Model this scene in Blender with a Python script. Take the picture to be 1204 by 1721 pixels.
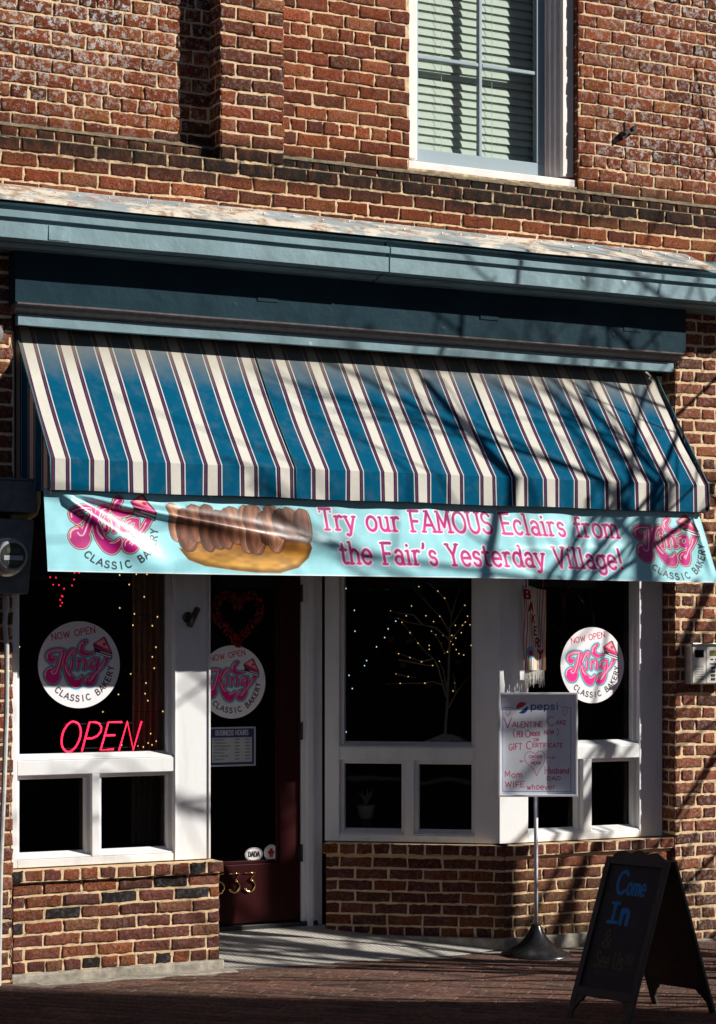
import bpy, math, random
import numpy as np
from mathutils import Vector, Matrix
R = math.radians
SC = bpy.context.scene
COL = SC.collection
for o in list(bpy.data.objects): bpy.data.objects.remove(o)

# ---------------------------------------------------------------- camera, sky, sun, exposure
cam = bpy.data.objects.new('camera', bpy.data.cameras.new('camera'))
COL.objects.link(cam); SC.camera = cam
cam.location = (-3.58, -10.40, 1.70)
cam.rotation_euler = (R(90), 0, R(-28.0))
cam.data.sensor_fit = 'VERTICAL'; cam.data.sensor_height = 36.0
cam.data.lens = 3660.0 / 1721.0 * 36.0
cam.data.shift_y = (1082 - 860.5) / 1721.0
cam.data.clip_start = .1; cam.data.clip_end = 500
SUN_EL, SUN_AZ = R(28.5), R(54.5)             # height, and angle to the right of the shop front's normal
TO_SUN = Vector((math.sin(SUN_AZ) * math.cos(SUN_EL), -math.cos(SUN_AZ) * math.cos(SUN_EL), math.sin(SUN_EL)))
w = bpy.data.worlds.new('World'); SC.world = w; w.use_nodes = True
nt = w.node_tree; nt.nodes.clear()
sky = nt.nodes.new('ShaderNodeTexSky'); sky.sky_type = 'NISHITA'; sky.sun_disc = False
sky.sun_elevation = SUN_EL; sky.sun_rotation = math.atan2(TO_SUN.x, TO_SUN.y)
sky.air_density = .45; sky.dust_density = .2; sky.ozone_density = .5
bg = nt.nodes.new('ShaderNodeBackground'); bg.inputs['Strength'].default_value = .05
wo = nt.nodes.new('ShaderNodeOutputWorld')
nt.links.new(sky.outputs[0], bg.inputs[0]); nt.links.new(bg.outputs[0], wo.inputs[0])
sun = bpy.data.objects.new('sun', bpy.data.lights.new('sun', 'SUN')); COL.objects.link(sun)
sun.data.energy = 5.0; sun.data.angle = R(.5); sun.data.color = (1.0, .95, .87)
sun.rotation_euler = TO_SUN.to_track_quat('Z', 'Y').to_euler()
sun.location = (20, -20, 20)
vs = SC.view_settings
SC.display_settings.display_device = 'sRGB'
vs.view_transform = 'Standard'; vs.look = 'None'; vs.exposure = .52; vs.gamma = 1.0; vs.use_curve_mapping = False
SC.cycles.max_bounces = 8; SC.cycles.transparent_max_bounces = 12
SC.cycles.caustics_reflective = False; SC.cycles.caustics_refractive = False
SC.cycles.use_denoising = True

# ---------------------------------------------------------------- materials
def nodes(name):
    m = bpy.data.materials.new(name); m.use_nodes = True
    t = m.node_tree; return m, t, t.nodes['Principled BSDF']
def N(t, kind, **kw):
    n = t.nodes.new('ShaderNode' + kind)
    for k, v in kw.items():
        if k.startswith('i_'):
            n.inputs[k[2:].replace('_', ' ')].default_value = v
        else: setattr(n, k, v)
    return n
def L(t, a, b): t.links.new(a, b)
def ramp(t, src, stops):
    r = t.nodes.new('ShaderNodeValToRGB'); el = r.color_ramp.elements
    while len(el) < len(stops): el.new(.5)
    for e, (p, c) in zip(el, stops):
        e.position = p; e.color = (c if len(c) == 4 else tuple(c) + (1,)) if hasattr(c, '__len__') else (c, c, c, 1)
    if src is not None: L(t, src, r.inputs[0])
    return r.outputs[0]
def mixc(t, fac, a, b, kind='MIX'):
    m = t.nodes.new('ShaderNodeMix'); m.data_type = 'RGBA'; m.blend_type = kind
    for sock, v in ((m.inputs[0], fac), (m.inputs[6], a), (m.inputs[7], b)):
        if hasattr(v, 'links') or hasattr(v, 'is_linked'): L(t, v, sock)
        elif hasattr(v, '__len__'): sock.default_value = tuple(v) + ((1,) if len(v) == 3 else ())
        else: sock.default_value = v
    return m.outputs[2]
def mth(t, op, a, b=None, c=None):
    m = t.nodes.new('ShaderNodeMath'); m.operation = op
    for s, v in zip(m.inputs, (a, b, c)):
        if v is None: continue
        if hasattr(v, 'is_linked'): L(t, v, s)
        else: s.default_value = v
    return m.outputs[0]
def noise(t, scale, detail=4, rough=.55, vec=None, dist=0):
    n = N(t, 'TexNoise'); n.inputs['Scale'].default_value = scale; n.inputs['Detail'].default_value = detail
    n.inputs['Roughness'].default_value = rough; n.inputs['Distortion'].default_value = dist
    if vec is None: vec = N(t, 'NewGeometry').outputs['Position']
    L(t, vec, n.inputs['Vector']); return n.outputs['Fac']
def bump(t, bsdf, h, strength, dist):
    b = N(t, 'Bump'); b.inputs['Strength'].default_value = strength; b.inputs['Distance'].default_value = dist
    L(t, h, b.inputs['Height']); L(t, b.outputs[0], bsdf.inputs['Normal'])
def stretched(t, sx, sy, sz):
    v = N(t, 'VectorMath', operation='MULTIPLY'); L(t, N(t, 'NewGeometry').outputs['Position'], v.inputs[0])
    v.inputs[1].default_value = (sx, sy, sz); return v.outputs[0]
def plain(name, col, rough=.6, metal=0.0, var=.25, scale=30, bmp=.2, bd=.002, spec=.5):
    m, t, b = nodes(name)
    n = noise(t, scale, 5)
    dark = tuple(c * (1 - var) for c in col); lite = tuple(min(1, c * (1 + var)) for c in col)
    L(t, ramp(t, n, [(.3, dark), (.7, lite)]), b.inputs['Base Color'])
    b.inputs['Roughness'].default_value = rough; b.inputs['Metallic'].default_value = metal
    b.inputs['Specular IOR Level'].default_value = spec
    if bmp: bump(t, b, noise(t, scale * 4, 4), bmp, bd)
    return m
def brick_mat(name='old_brick', rough=1.0):
    m, t, b = nodes(name)
    tone = N(t, 'Attribute', attribute_name='tone'); mask = N(t, 'Attribute', attribute_name='mask')
    sep = N(t, 'SeparateColor'); L(t, mask.outputs['Color'], sep.inputs[0])
    f1 = noise(t, 55, 6, .7); f2 = noise(t, 210, 5, .7); f3 = noise(t, 16, 6, .65)
    c = mixc(t, 1.0, tone.outputs['Color'], ramp(t, f1, [(.28, .5), (.5, 1.0), (.75, 1.5)]), 'MULTIPLY')
    pits = ramp(t, noise(t, 150, 6, .75), [(.40, 1.0), (.48, 0.0)])
    c = mixc(t, mth(t, 'MULTIPLY', pits, .85), c, (.020, .010, .008))
    grit = ramp(t, noise(t, 330, 3, .6), [(.66, 0.0), (.74, 1.0)])
    c = mixc(t, mth(t, 'MULTIPLY', grit, .35), c, (.44, .25, .14))
    eff = mth(t, 'MULTIPLY', sep.outputs[0], ramp(t, noise(t, 42, 6, .72), [(.515, 0.0), (.55, 1.0)]))
    eff = mth(t, 'MULTIPLY', eff, ramp(t, f3, [(.36, 0.0), (.52, 1.0)]))
    c = mixc(t, eff, c, (.72, .71, .69))
    st = mth(t, 'MULTIPLY', sep.outputs[1], ramp(t, noise(t, 22, 6, .7, stretched(t, 1, 1, .5)), [(.25, .45), (.55, 1.0)]))
    c = mixc(t, st, c, (.020, .016, .013))
    ms = mth(t, 'MULTIPLY', sep.outputs[2], ramp(t, noise(t, 28, 6, .7), [(.45, 0.0), (.66, 1.0)]))
    c = mixc(t, ms, c, (.16, .15, .055))
    L(t, c, b.inputs['Base Color']); b.inputs['Roughness'].default_value = .92; b.inputs['Specular IOR Level'].default_value = .2
    h = mth(t, 'ADD', mth(t, 'MULTIPLY', f2, .8), mth(t, 'MULTIPLY', f1, 1.0))
    bump(t, b, mth(t, 'SUBTRACT', h, mth(t, 'MULTIPLY', pits, .5)), rough, .014)
    return m
def mortar_mat():
    m, t, b = nodes('lime_mortar')
    f1 = noise(t, 40, 6, .7); f2 = noise(t, 260, 4, .6)
    mask = N(t, 'Attribute', attribute_name='mask'); sep = N(t, 'SeparateColor'); L(t, mask.outputs['Color'], sep.inputs[0])
    c = ramp(t, f1, [(.25, (.50, .33, .185)), (.45, (.74, .53, .32)), (.75, (.82, .64, .43))])
    c = mixc(t, ramp(t, f2, [(.28, .5), (.38, 0.0)]), c, (.26, .17, .11))
    st = mth(t, 'MULTIPLY', sep.outputs[1], ramp(t, noise(t, 14, 6, .7), [(.40, 0.0), (.62, .9)]))
    c = mixc(t, st, c, (.05, .042, .032))
    ms = mth(t, 'MULTIPLY', sep.outputs[2], ramp(t, noise(t, 28, 6, .7), [(.45, 0.0), (.66, .8)]))
    c = mixc(t, ms, c, (.24, .22, .08))
    L(t, c, b.inputs['Base Color']); b.inputs['Roughness'].default_value = .95; b.inputs['Specular IOR Level'].default_value = .15
    bump(t, b, mth(t, 'ADD', f1, mth(t, 'MULTIPLY', f2, .6)), .8, .008)
    return m
def paint_mat(name, col, rough=.4, dirt=(.3, .26, .22), amount=.5, bd=.0015, spec=.5):
    """old brush paint: faint streaks, chips, grime"""
    m, t, b = nodes(name)
    s = noise(t, 9, 6, .6, stretched(t, 1, 1, .25)); f = noise(t, 120, 4)
    c = mixc(t, mth(t, 'MULTIPLY', ramp(t, s, [(.5, 0.0), (.75, 1.0)]), amount), col, dirt)
    b.inputs['Specular IOR Level'].default_value = spec
    chips = ramp(t, noise(t, 75, 6, .7), [(.69, 0.0), (.72, 1.0)])
    c = mixc(t, mth(t, 'MULTIPLY', chips, .6), c, dirt)
    L(t, c, b.inputs['Base Color']); b.inputs['Roughness'].default_value = rough
    bump(t, b, mth(t, 'ADD', noise(t, 34, 4, .5, stretched(t, 1, 1, .15)), mth(t, 'MULTIPLY', f, .4)), .35, bd)
    return m
def metal_paint(name, col, rust=0.0, spec=.3):
    """painted sheet metal, dented, with nail heads and rust"""
    m, t, b = nodes(name)
    big = noise(t, 3.2, 5, .6); f = noise(t, 90, 5, .7)
    c = mixc(t, ramp(t, big, [(.35, 0.0), (.7, 1.0)]), tuple(v * .8 for v in col), tuple(min(1, v * 1.15) for v in col))
    c = mixc(t, mth(t, 'MULTIPLY', ramp(t, f, [(.66, 0.0), (.74, 1.0)]), .22), c, (.40, .46, .47))
    b.inputs['Specular IOR Level'].default_value = spec
    if rust:
        r1 = noise(t, 5, 8, .72, stretched(t, .7, 1, 1.6)); r2 = noise(t, 9, 8, .75)
        c = mixc(t, ramp(t, r1, [(.48, 0.0), (.54, 1.0)]), c, (.64, .59, .50))
        c = mixc(t, mth(t, 'MULTIPLY', ramp(t, r2, [(.50, 0.0), (.60, .9)]), ramp(t, r1, [(.40, 0.0), (.50, .95)])), c, (.27, .13, .06))
    L(t, c, b.inputs['Base Color']); b.inputs['Roughness'].default_value = .38 + .3 * rust
    dent = N(t, 'TexVoronoi'); dent.inputs['Scale'].default_value = 7; L(t, N(t, 'NewGeometry').outputs['Position'], dent.inputs['Vector'])
    h = mth(t, 'ADD', mth(t, 'MULTIPLY', mth(t, 'MULTIPLY', ramp(t, dent.outputs['Distance'], [(.0, 1.0), (.14, 0.0)]), ramp(t, noise(t, 2.3, 2), [(.5, 0.0), (.58, 1.0)])), .5), mth(t, 'ADD', noise(t, 7, 4), mth(t, 'MULTIPLY', f, .12)))
    bump(t, b, h, .55, .012)
    return m
def glass_mat(name, tint, rough=.012):
    m, t, b = nodes(name); t.nodes.remove(b)
    tr = N(t, 'BsdfTransparent'); tr.inputs[0].default_value = tuple(tint) + (1,)
    gl = N(t, 'BsdfGlossy'); gl.inputs['Roughness'].default_value = rough
    fr = N(t, 'Fresnel'); fr.inputs['IOR'].default_value = 1.5
    bp = N(t, 'Bump'); bp.inputs['Strength'].default_value = .12; bp.inputs['Distance'].default_value = .01
    L(t, noise(t, 2.2, 2), bp.inputs['Height']); L(t, bp.outputs[0], gl.inputs['Normal'])
    mx = N(t, 'MixShader'); L(t, fr.outputs[0], mx.inputs[0]); L(t, tr.outputs[0], mx.inputs[1]); L(t, gl.outputs[0], mx.inputs[2])
    L(t, mx.outputs[0], t.nodes['Material Output'].inputs[0])
    return m
def lamp_mat(name, col, e):
    m, t, b = nodes(name)
    b.inputs['Base Color'].default_value = tuple(c * .5 for c in col) + (1,)
    b.inputs['Emission Color'].default_value = tuple(col) + (1,); b.inputs['Emission Strength'].default_value = e
    m.cycles.emission_sampling = 'NONE'
    return m
def print_mat(name, rough=.4, bmp=0.0, spec=.5):
    m, t, b = nodes(name)
    a = N(t, 'Attribute', attribute_name='ink')
    c = mixc(t, 1.0, a.outputs['Color'], ramp(t, noise(t, 18, 4), [(.3, .9), (.7, 1.0)]), 'MULTIPLY')
    L(t, c, b.inputs['Base Color']); b.inputs['Roughness'].default_value = rough; b.inputs['Specular IOR Level'].default_value = spec
    if bmp: bump(t, b, noise(t, 60, 4), bmp, .002)
    return m
M = {}
M['brick'] = brick_mat(); M['mortar'] = mortar_mat(); M['paver'] = brick_mat('worn_paver', .30)
M['white'] = paint_mat('white_paint', (.77, .78, .79), .42, (.40, .38, .35), .36)
M['cream'] = paint_mat('window_white_paint', (.80, .74, .71), .5, (.4, .33, .3), .35)
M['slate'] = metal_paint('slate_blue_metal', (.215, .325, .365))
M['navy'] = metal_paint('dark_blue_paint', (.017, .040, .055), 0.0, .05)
M['rust'] = metal_paint('rusty_flashing', (.30, .36, .38), 1.0)
M['sash'] = paint_mat('sash_blue_paint', (.22, .30, .35), .45, (.3, .3, .3), .25)
M['red'] = paint_mat('dark_red_paint', (.028, .002, .0025), .45, (.02, .004, .004), .3, spec=.15)
M['black'] = plain('black_metal', (.018, .018, .019), .42)
M['dark'] = plain('dark_interior', (.030, .026, .022), .9)
M['shopglass'] = glass_mat('shop_glass', (.72, .73, .72))
M['clearglass'] = glass_mat('window_glass', (.90, .965, .93))
M['concrete'] = plain('old_concrete', (.30, .27, .22), .9, var=.35, scale=22, bmp=.6, bd=.006)
M['ledge'] = plain('weathered_mortar_slope', (.17, .135, .085), .95, var=.55, scale=24, bmp=.7, bd=.01)
M['steel'] = plain('brushed_steel', (.62, .60, .56), .34, .85, var=.08, scale=14, bmp=.1)
M['brass'] = plain('polished_brass', (.75, .52, .20), .16, 1.0, var=.08, bmp=0)
M['greybox'] = plain('grey_painted_box', (.10, .115, .13), .5, 0, var=.25, scale=26, bmp=.2)
M['pvc'] = plain('grey_conduit', (.46, .46, .44), .5, var=.15)

# ---------------------------------------------------------------- building blocks
ORG = {}
def link(o, parent):
    COL.objects.link(o)
    if parent is not None:
        o.parent = parent
        if parent.name in ORG: o.matrix_parent_inverse = Matrix.Translation(-ORG[parent.name])
    return o
def thing(name, label, cat, loc, group=None):
    o = bpy.data.objects.new(name, None); COL.objects.link(o); o.empty_display_size = .1
    o.location = loc; ORG[o.name] = Vector(loc); o['label'] = label; o['category'] = cat
    if group: o['group'] = group
    return o
def tag(o, label, cat, group=None):
    o['label'] = label; o['category'] = cat
    if group: o['group'] = group
    return o
def struct(o): o['kind'] = 'structure'; return o
class B:
    def __init__(s): s.v = []; s.f = []
    def add(s, vs, fs):
        k = len(s.v); s.v += [tuple(p) for p in vs]; s.f += [tuple(i + k for i in f) for f in fs]; return s
    def box(s, x0, x1, y0, y1, z0, z1):
        return s.add([(x0, y0, z0), (x1, y0, z0), (x1, y1, z0), (x0, y1, z0), (x0, y0, z1), (x1, y0, z1), (x1, y1, z1), (x0, y1, z1)],
                     [(3, 2, 1, 0), (4, 5, 6, 7), (0, 1, 5, 4), (1, 2, 6, 5), (2, 3, 7, 6), (3, 0, 4, 7)])
    def obox(s, o, a, b, c):
        """box from corner o along the three edge vectors"""
        o, a, b, c = map(Vector, (o, a, b, c))
        return s.add([o, o + a, o + a + b, o + b, o + c, o + a + c, o + a + b + c, o + b + c],
                     [(3, 2, 1, 0), (4, 5, 6, 7), (0, 1, 5, 4), (1, 2, 6, 5), (2, 3, 7, 6), (3, 0, 4, 7)])
    def tube(s, pts, r, n=8, caps=True):
        P = [Vector(p) for p in pts]; rr = r if hasattr(r, '__len__') else [r] * len(P)
        k0 = len(s.v); up = None
        for i, p in enumerate(P):
            d = (P[min(i + 1, len(P) - 1)] - P[max(i - 1, 0)]).normalized()
            if up is None: up = Vector((0, 0, 1)) if abs(d.z) < .9 else Vector((1, 0, 0))
            a = d.cross(up).normalized(); up2 = a.cross(d).normalized(); up = up2
            for j in range(n):
                t = 2 * math.pi * j / n
                s.v.append(tuple(p + (a * math.cos(t) + up2 * math.sin(t)) * rr[i]))
        for i in range(len(P) - 1):
            for j in range(n):
                q = k0 + i * n
                s.f.append((q + j, q + (j + 1) % n, q + n + (j + 1) % n, q + n + j))
        if caps:
            s.f.append(tuple(k0 + j for j in range(n))[::-1]); s.f.append(tuple(k0 + (len(P) - 1) * n + j for j in range(n)))
        return s
    def lathe(s, prof, o=(0, 0, 0), ax=(0, 0, 1), n=32):
        """prof: (radius, height) pairs along axis ax from o"""
        ax = Vector(ax).normalized(); o = Vector(o)
        a = ax.orthogonal().normalized(); b = ax.cross(a); k0 = len(s.v)
        for r, h in prof:
            for j in range(n):
                t = 2 * math.pi * j / n
                s.v.append(tuple(o + ax * h + (a * math.cos(t) + b * math.sin(t)) * r))
        for i in range(len(prof) - 1):
            for j in range(n):
                q = k0 + i * n
                s.f.append((q + j, q + (j + 1) % n, q + n + (j + 1) % n, q + n + j))
        s.f.append(tuple(k0 + j for j in range(n))[::-1]); s.f.append(tuple(k0 + (len(prof) - 1) * n + j for j in range(n)))
        return s
    def prism(s, prof, o, u, v, w):
        """closed outline prof (a, b) in the axes u, v, swept by vector w"""
        o, u, v, w = map(Vector, (o, u, v, w)); n = len(prof)
        P = [o + u * a + v * b for a, b in prof]
        return s.add(P + [p + w for p in P], [tuple(range(n))[::-1], tuple(range(n, 2 * n))] + [(i, (i + 1) % n, n + (i + 1) % n, n + i) for i in range(n)])
    def sphere(s, c, r, n=8, m=6, sq=(1, 1, 1)):
        prof = [(max(1e-4, r * math.sin(math.pi * i / m)), -r * math.cos(math.pi * i / m)) for i in range(m + 1)]
        k = len(s.v); s.lathe(prof, (0, 0, 0), (0, 0, 1), n)
        s.v[k:] = [(c[0] + p[0] * sq[0], c[1] + p[1] * sq[1], c[2] + p[2] * sq[2]) for p in s.v[k:]]
        return s
    def build(s, name, mat, parent=None, bevel=0.0, smooth=False):
        me = bpy.data.meshes.new(name); me.from_pydata(s.v, [], s.f)
        mats = mat if isinstance(mat, (list, tuple)) else [mat]
        for x in mats: me.materials.append(x)
        me.validate(); me.update()
        o = bpy.data.objects.new(name, me); link(o, parent)
        import bmesh
        bm = bmesh.new(); bm.from_mesh(me); bmesh.ops.recalc_face_normals(bm, faces=bm.faces); bm.to_mesh(me); bm.free()
        if smooth: me.polygons.foreach_set('use_smooth', [True] * len(me.polygons))
        if bevel:
            md = o.modifiers.new('edge', 'BEVEL'); md.width = bevel; md.segments = 2; md.limit_method = 'ANGLE'; md.angle_limit = R(40)
        return o
def split(b, name, mat, parent=None, bevel=0.0, smooth=False):
    """build every separate piece of b as an object of its own"""
    par = list(range(len(b.v)))
    def find(i):
        while par[i] != i: par[i] = par[par[i]]; i = par[i]
        return i
    for f in b.f:
        r = find(f[0])
        for i in f[1:]: par[find(i)] = r
    groups = {}
    for f in b.f: groups.setdefault(find(f[0]), []).append(f)
    out = []
    for fs in groups.values():
        idx = sorted({i for f in fs for i in f}); mp = {i: k for k, i in enumerate(idx)}
        out.append(B().add([b.v[i] for i in idx], [tuple(mp[i] for i in f) for f in fs]).build(name, mat, parent, bevel, smooth))
    return out
def raw_mesh(name, V, Q, mats, parent, smooth=True, midx=None, attrs=()):
    """numpy verts (n,3), quads (m,4)"""
    me = bpy.data.meshes.new(name); n, m = len(V), len(Q)
    me.vertices.add(n); me.vertices.foreach_set('co', np.asarray(V, np.float32).ravel())
    me.loops.add(m * 4); me.loops.foreach_set('vertex_index', np.asarray(Q, np.int32).ravel())
    me.polygons.add(m); me.polygons.foreach_set('loop_start', np.arange(0, 4 * m, 4, dtype=np.int32))
    me.update(calc_edges=True)
    for x in mats: me.materials.append(x)
    if midx is not None: me.polygons.foreach_set('material_index', np.asarray(midx, np.int32))
    me.polygons.foreach_set('use_smooth', np.full(m, smooth))
    for nm, A in attrs:
        at = me.attributes.new(nm, 'FLOAT_COLOR' if np.ndim(A) == 2 else 'FLOAT', 'POINT')
        if np.ndim(A) == 2:
            C4 = np.ones((n, 4), np.float32); C4[:, :3] = A; at.data.foreach_set('color', C4.ravel())
        else: at.data.foreach_set('value', np.asarray(A, np.float32))
    me.update()
    o = bpy.data.objects.new(name, me); link(o, parent); return o
def gridq(nu, nv, off=0):
    i = np.arange(nu - 1); j = np.arange(nv - 1); I, J = np.meshgrid(i, j)
    a = (J * nu + I).ravel() + off
    return np.stack([a, a + 1, a + 1 + nu, a + nu], 1)
def vnoise(x, y, seed=0):
    """smooth value noise on arrays"""
    rs = np.random.RandomState(seed); G = rs.rand(64, 64)
    xi = np.floor(x).astype(int); yi = np.floor(y).astype(int); fx = x - xi; fy = y - yi
    fx = fx * fx * (3 - 2 * fx); fy = fy * fy * (3 - 2 * fy)
    g = lambda a, b: G[a % 64, b % 64]
    return (g(xi, yi) * (1 - fx) + g(xi + 1, yi) * fx) * (1 - fy) + (g(xi, yi + 1) * (1 - fx) + g(xi + 1, yi + 1) * fx) * fy

# ---------------------------------------------------------------- brickwork: every brick its own pillow in a wavy bed of mortar, one mesh per wall
def courses(u0, u1, v0, n, course, patt, joint=.011, rs=None, hole=None, phase=.0):
    """bricks (ua, ub, va, vb); patt(k) -> list of lengths repeated along the course"""
    out = []
    for k in range(n):
        va, vb = v0 + k * course + joint / 2, v0 + (k + 1) * course - joint / 2
        ls, off = patt(k); u = u0 - off - phase; i = 0
        while u < u1:
            l = ls[i % len(ls)] * (1 + rs.uniform(-.035, .035)); i += 1
            a, b = max(u + joint / 2, u0), min(u + l - joint / 2, u1); u += l
            if b - a < .025: continue
            segs = [(a, b)]
            if hole:
                h0, h1, g0, g1 = hole
                if vb > g0 and va < g1:
                    segs = [(p, q) for p, q in ((a, min(b, h0)), (max(a, h1), b)) if q - p > .02]
            out += [(p, q, va, vb) for p, q in segs]
    return out
COMMON = lambda k: (([.195], .0975 * (k % 2)) if k % 7 != 2 else ([.0975], .03))
REDS = [(.30, .075, .027), (.265, .061, .021), (.35, .098, .036), (.21, .052, .021), (.33, .108, .044), (.165, .048, .024)]
MAUVE = [(.235, .074, .046), (.20, .060, .042), (.29, .090, .044), (.17, .055, .039), (.33, .098, .040), (.042, .034, .033), (.27, .110, .056)]
def brick_wall(name, O, U, V, Nn, bricks, area, parent, tones=REDS, seed=1, mask=None, mdepth=.0062, proud=.0, mort=None, wob=.0028, hole=None, cell=.011, nu=12, nv=6, tilt=1.0, mat='brick'):
    rs = np.random.RandomState(seed)
    O, U, V, Nn = (np.asarray(a, float) for a in (O, U, V, Nn))
    ins = lambda n, d: np.concatenate([[0, 0, d], np.linspace(d * 3, 1 - d * 3, n - 4), [1 - d, 1, 1]]) if n > 4 else np.array([0, 0, d, 1 - d, 1, 1])
    s, q = ins(nu, .022), ins(nv, .06)           # close edge loops keep the arrises crisp
    SS, QQ = np.meshgrid(s, q); rim = np.zeros(SS.shape, bool); rim[[0, -1], :] = True; rim[:, [0, -1]] = True
    ex = np.minimum(SS, 1 - SS); ey = np.minimum(QQ, 1 - QQ)
    PU, PV, PH, TO, Fq = [], [], [], [], []
    q0 = gridq(nu + 2, nv + 2); k = SS.size
    for b, (ua, ub, va, vb) in enumerate(bricks):
        W, H = ub - ua, vb - va
        uu = ua + SS * W; vv = va + QQ * H
        e = np.minimum(ex * W, ey * H)
        soft = 1.0 if mat == 'brick' else .3
        h = proud - .0045 * soft * np.exp(-e / .0028) + (rs.uniform(-.0014, .0014) + (SS - .5) * rs.uniform(-.0035, .0035) + (QQ - .5) * rs.uniform(-.003, .003)) * tilt
        h = h + (vnoise(uu * 60 + b, vv * 60, seed) - .5) * .003
        edge = e < .002
        ju = (vnoise(uu * 55 + 7 * b, vv * 55, seed + 1) - .5) * .010 * soft * edge; jv = (vnoise(uu * 45, vv * 45 + 5 * b, seed + 2) - .5) * .008 * soft * edge
        h = np.where(rim, -.016, h)
        PU.append(uu + ju); PV.append(vv + jv); PH.append(h)
        c = np.asarray(tones[rs.randint(len(tones))]) * rs.uniform(.8, 1.2) * (1 + rs.uniform(-.07, .07, 3))
        TO.append(np.broadcast_to(c, (k, 3))); Fq.append(q0 + b * k)
    PU, PV, PH = (np.concatenate([a.ravel() for a in A]) for A in (PU, PV, PH)); TO = np.concatenate(TO); Fq = np.concatenate(Fq)
    nb = len(Fq)
    u0, u1, v0, v1 = area or (0, .001, 0, .001)
    mu = max(2, int((u1 - u0) / cell)); mv = max(2, int((v1 - v0) / cell))
    MU, MV = np.meshgrid(np.linspace(u0, u1, mu), np.linspace(v0, v1, mv)); MU, MV = MU.ravel(), MV.ravel()
    MH = proud - mdepth + (vnoise(MU * 42, MV * 64, seed + 4) - .5) * .0058 + (vnoise(MU * 9, MV * 14, seed + 5) - .5) * .0030
    mq = gridq(mu, mv, len(PU))
    if hole:
        ci = MU[mq - len(PU)].mean(1); cj = MV[mq - len(PU)].mean(1)
        mq = mq[~((ci > hole[0]) & (ci < hole[1]) & (cj > hole[2]) & (cj < hole[3]))]
    AU = np.concatenate([PU, MU]); AV = np.concatenate([PV, MV]); AH = np.concatenate([PH, MH])
    row = np.floor(AV * 14)
    AV2 = AV + wob * 2 * (vnoise(AU * 3.1, AV * 2.0, seed + 6) - .5) + wob * (vnoise(AU * 9, AV * 3.0, seed + 7) - .5)
    P = O + AU[:, None] * U + AV2[:, None] * V + AH[:, None] * Nn
    MK = mask(P) if mask else np.zeros((len(P), 3))
    T = np.concatenate([TO, np.zeros((len(MU), 3))])
    Q = np.concatenate([Fq, mq])
    if np.dot(np.cross(U, V), Nn) < 0: Q = Q[:, ::-1]
    mi = np.concatenate([np.zeros(nb), np.ones(len(mq))])
    return raw_mesh(name, P, Q, [M[mat], mort or M['mortar']], parent, True, mi, (('tone', T), ('mask', MK)))
# ================================================================ SETTING
GX = -.01                                                    # the pavement falls a little to the right
def sheet(name, pts, mat):
    o = B().add(pts, [tuple(range(len(pts)))]).build(name, mat); return struct(o)
M['asphalt'] = plain('asphalt', (.05, .05, .052), .9, var=.3, scale=30, bmp=.5, bd=.006)
M['dirt'] = plain('joint_sand', (.15, .115, .09), .95, var=.4, scale=40, bmp=.5, bd=.004)
def tile_mat():
    m, t, b = nodes('mosaic_tile')
    p = N(t, 'NewGeometry').outputs['Position']
    br = N(t, 'TexBrick'); br.offset = 0.0; br.squash = 1.0
    br.inputs['Scale'].default_value = 1.0; br.inputs['Brick Width'].default_value = .026; br.inputs['Row Height'].default_value = .026
    br.inputs['Mortar Size'].default_value = .0026; br.inputs['Mortar Smooth'].default_value = .3
    br.inputs['Color1'].default_value = (.60, .57, .52, 1); br.inputs['Color2'].default_value = (.52, .49, .45, 1); br.inputs['Mortar'].default_value = (.20, .18, .16, 1)
    L(t, p, br.inputs['Vector'])
    c = mixc(t, mth(t, 'MULTIPLY', ramp(t, noise(t, 7, 6, .65), [(.45, 0.0), (.75, 1.0)]), .6), br.outputs['Color'], (.22, .19, .16))
    L(t, c, b.inputs['Base Color']); b.inputs['Roughness'].default_value = .55
    h = mth(t, 'SUBTRACT', 1.0, br.outputs['Fac']); bump(t, b, h, .5, .002)
    return m
M['tile'] = tile_mat()
sheet('street', [(-60, -60, -.17), (60, -60, -.17), (60, -3.9, -.17), (-60, -3.9, -.17)], M['asphalt'])
sheet('ground', [(-60, -.02, -.30), (60, -.02, -.30), (60, 60, -.30), (-60, 60, -.30)], M['dirt'])
k = B(); k.box(-40, 40, -4.05, -3.85, -.30, -.035)
struct(k.build('kerb', M['concrete'], bevel=.012))
rs = np.random.RandomState(5)
S2 = math.sqrt(.5)
bed = B(); bed.add([(-40, -3.85, -.012), (-1.5, -3.85, -.012), (-1.5, .0, -.012), (-40, .0, -.012)], [(0, 1, 2, 3)])
bed.add([(-1.5, -3.85, .015 + .0012), (6.2, -3.85, -.062 + .0012), (6.2, .02, -.062 + .0012), (-1.5, .02, .015 + .0012)], [(0, 1, 2, 3)])
bed.add([(6.2, -3.85, -.066), (40, -3.85, -.066), (40, .0, -.066), (6.2, .0, -.066)], [(0, 1, 2, 3)])
struct(bed.build('pavement', M['dirt']))
bl = courses(-6, 6, -4, 90, .104, lambda k: ([.206], .103 * (k % 2)), .0045, rs)
keep = []
for a, b_, c_, d in bl:
    u, v = (a + b_) / 2, (c_ + d) / 2
    x, y = -S2 * u + S2 * v, S2 * u + S2 * v
    if -1.4 < x < 6.1 and -3.8 < y < (-.07 if 1.1 < x < 2.95 else -.09): keep.append((a, b_, c_, d))
PAV = [(.135, .062, .042), (.115, .053, .037), (.16, .075, .050), (.10, .047, .036), (.175, .088, .060), (.125, .068, .048)]
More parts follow.
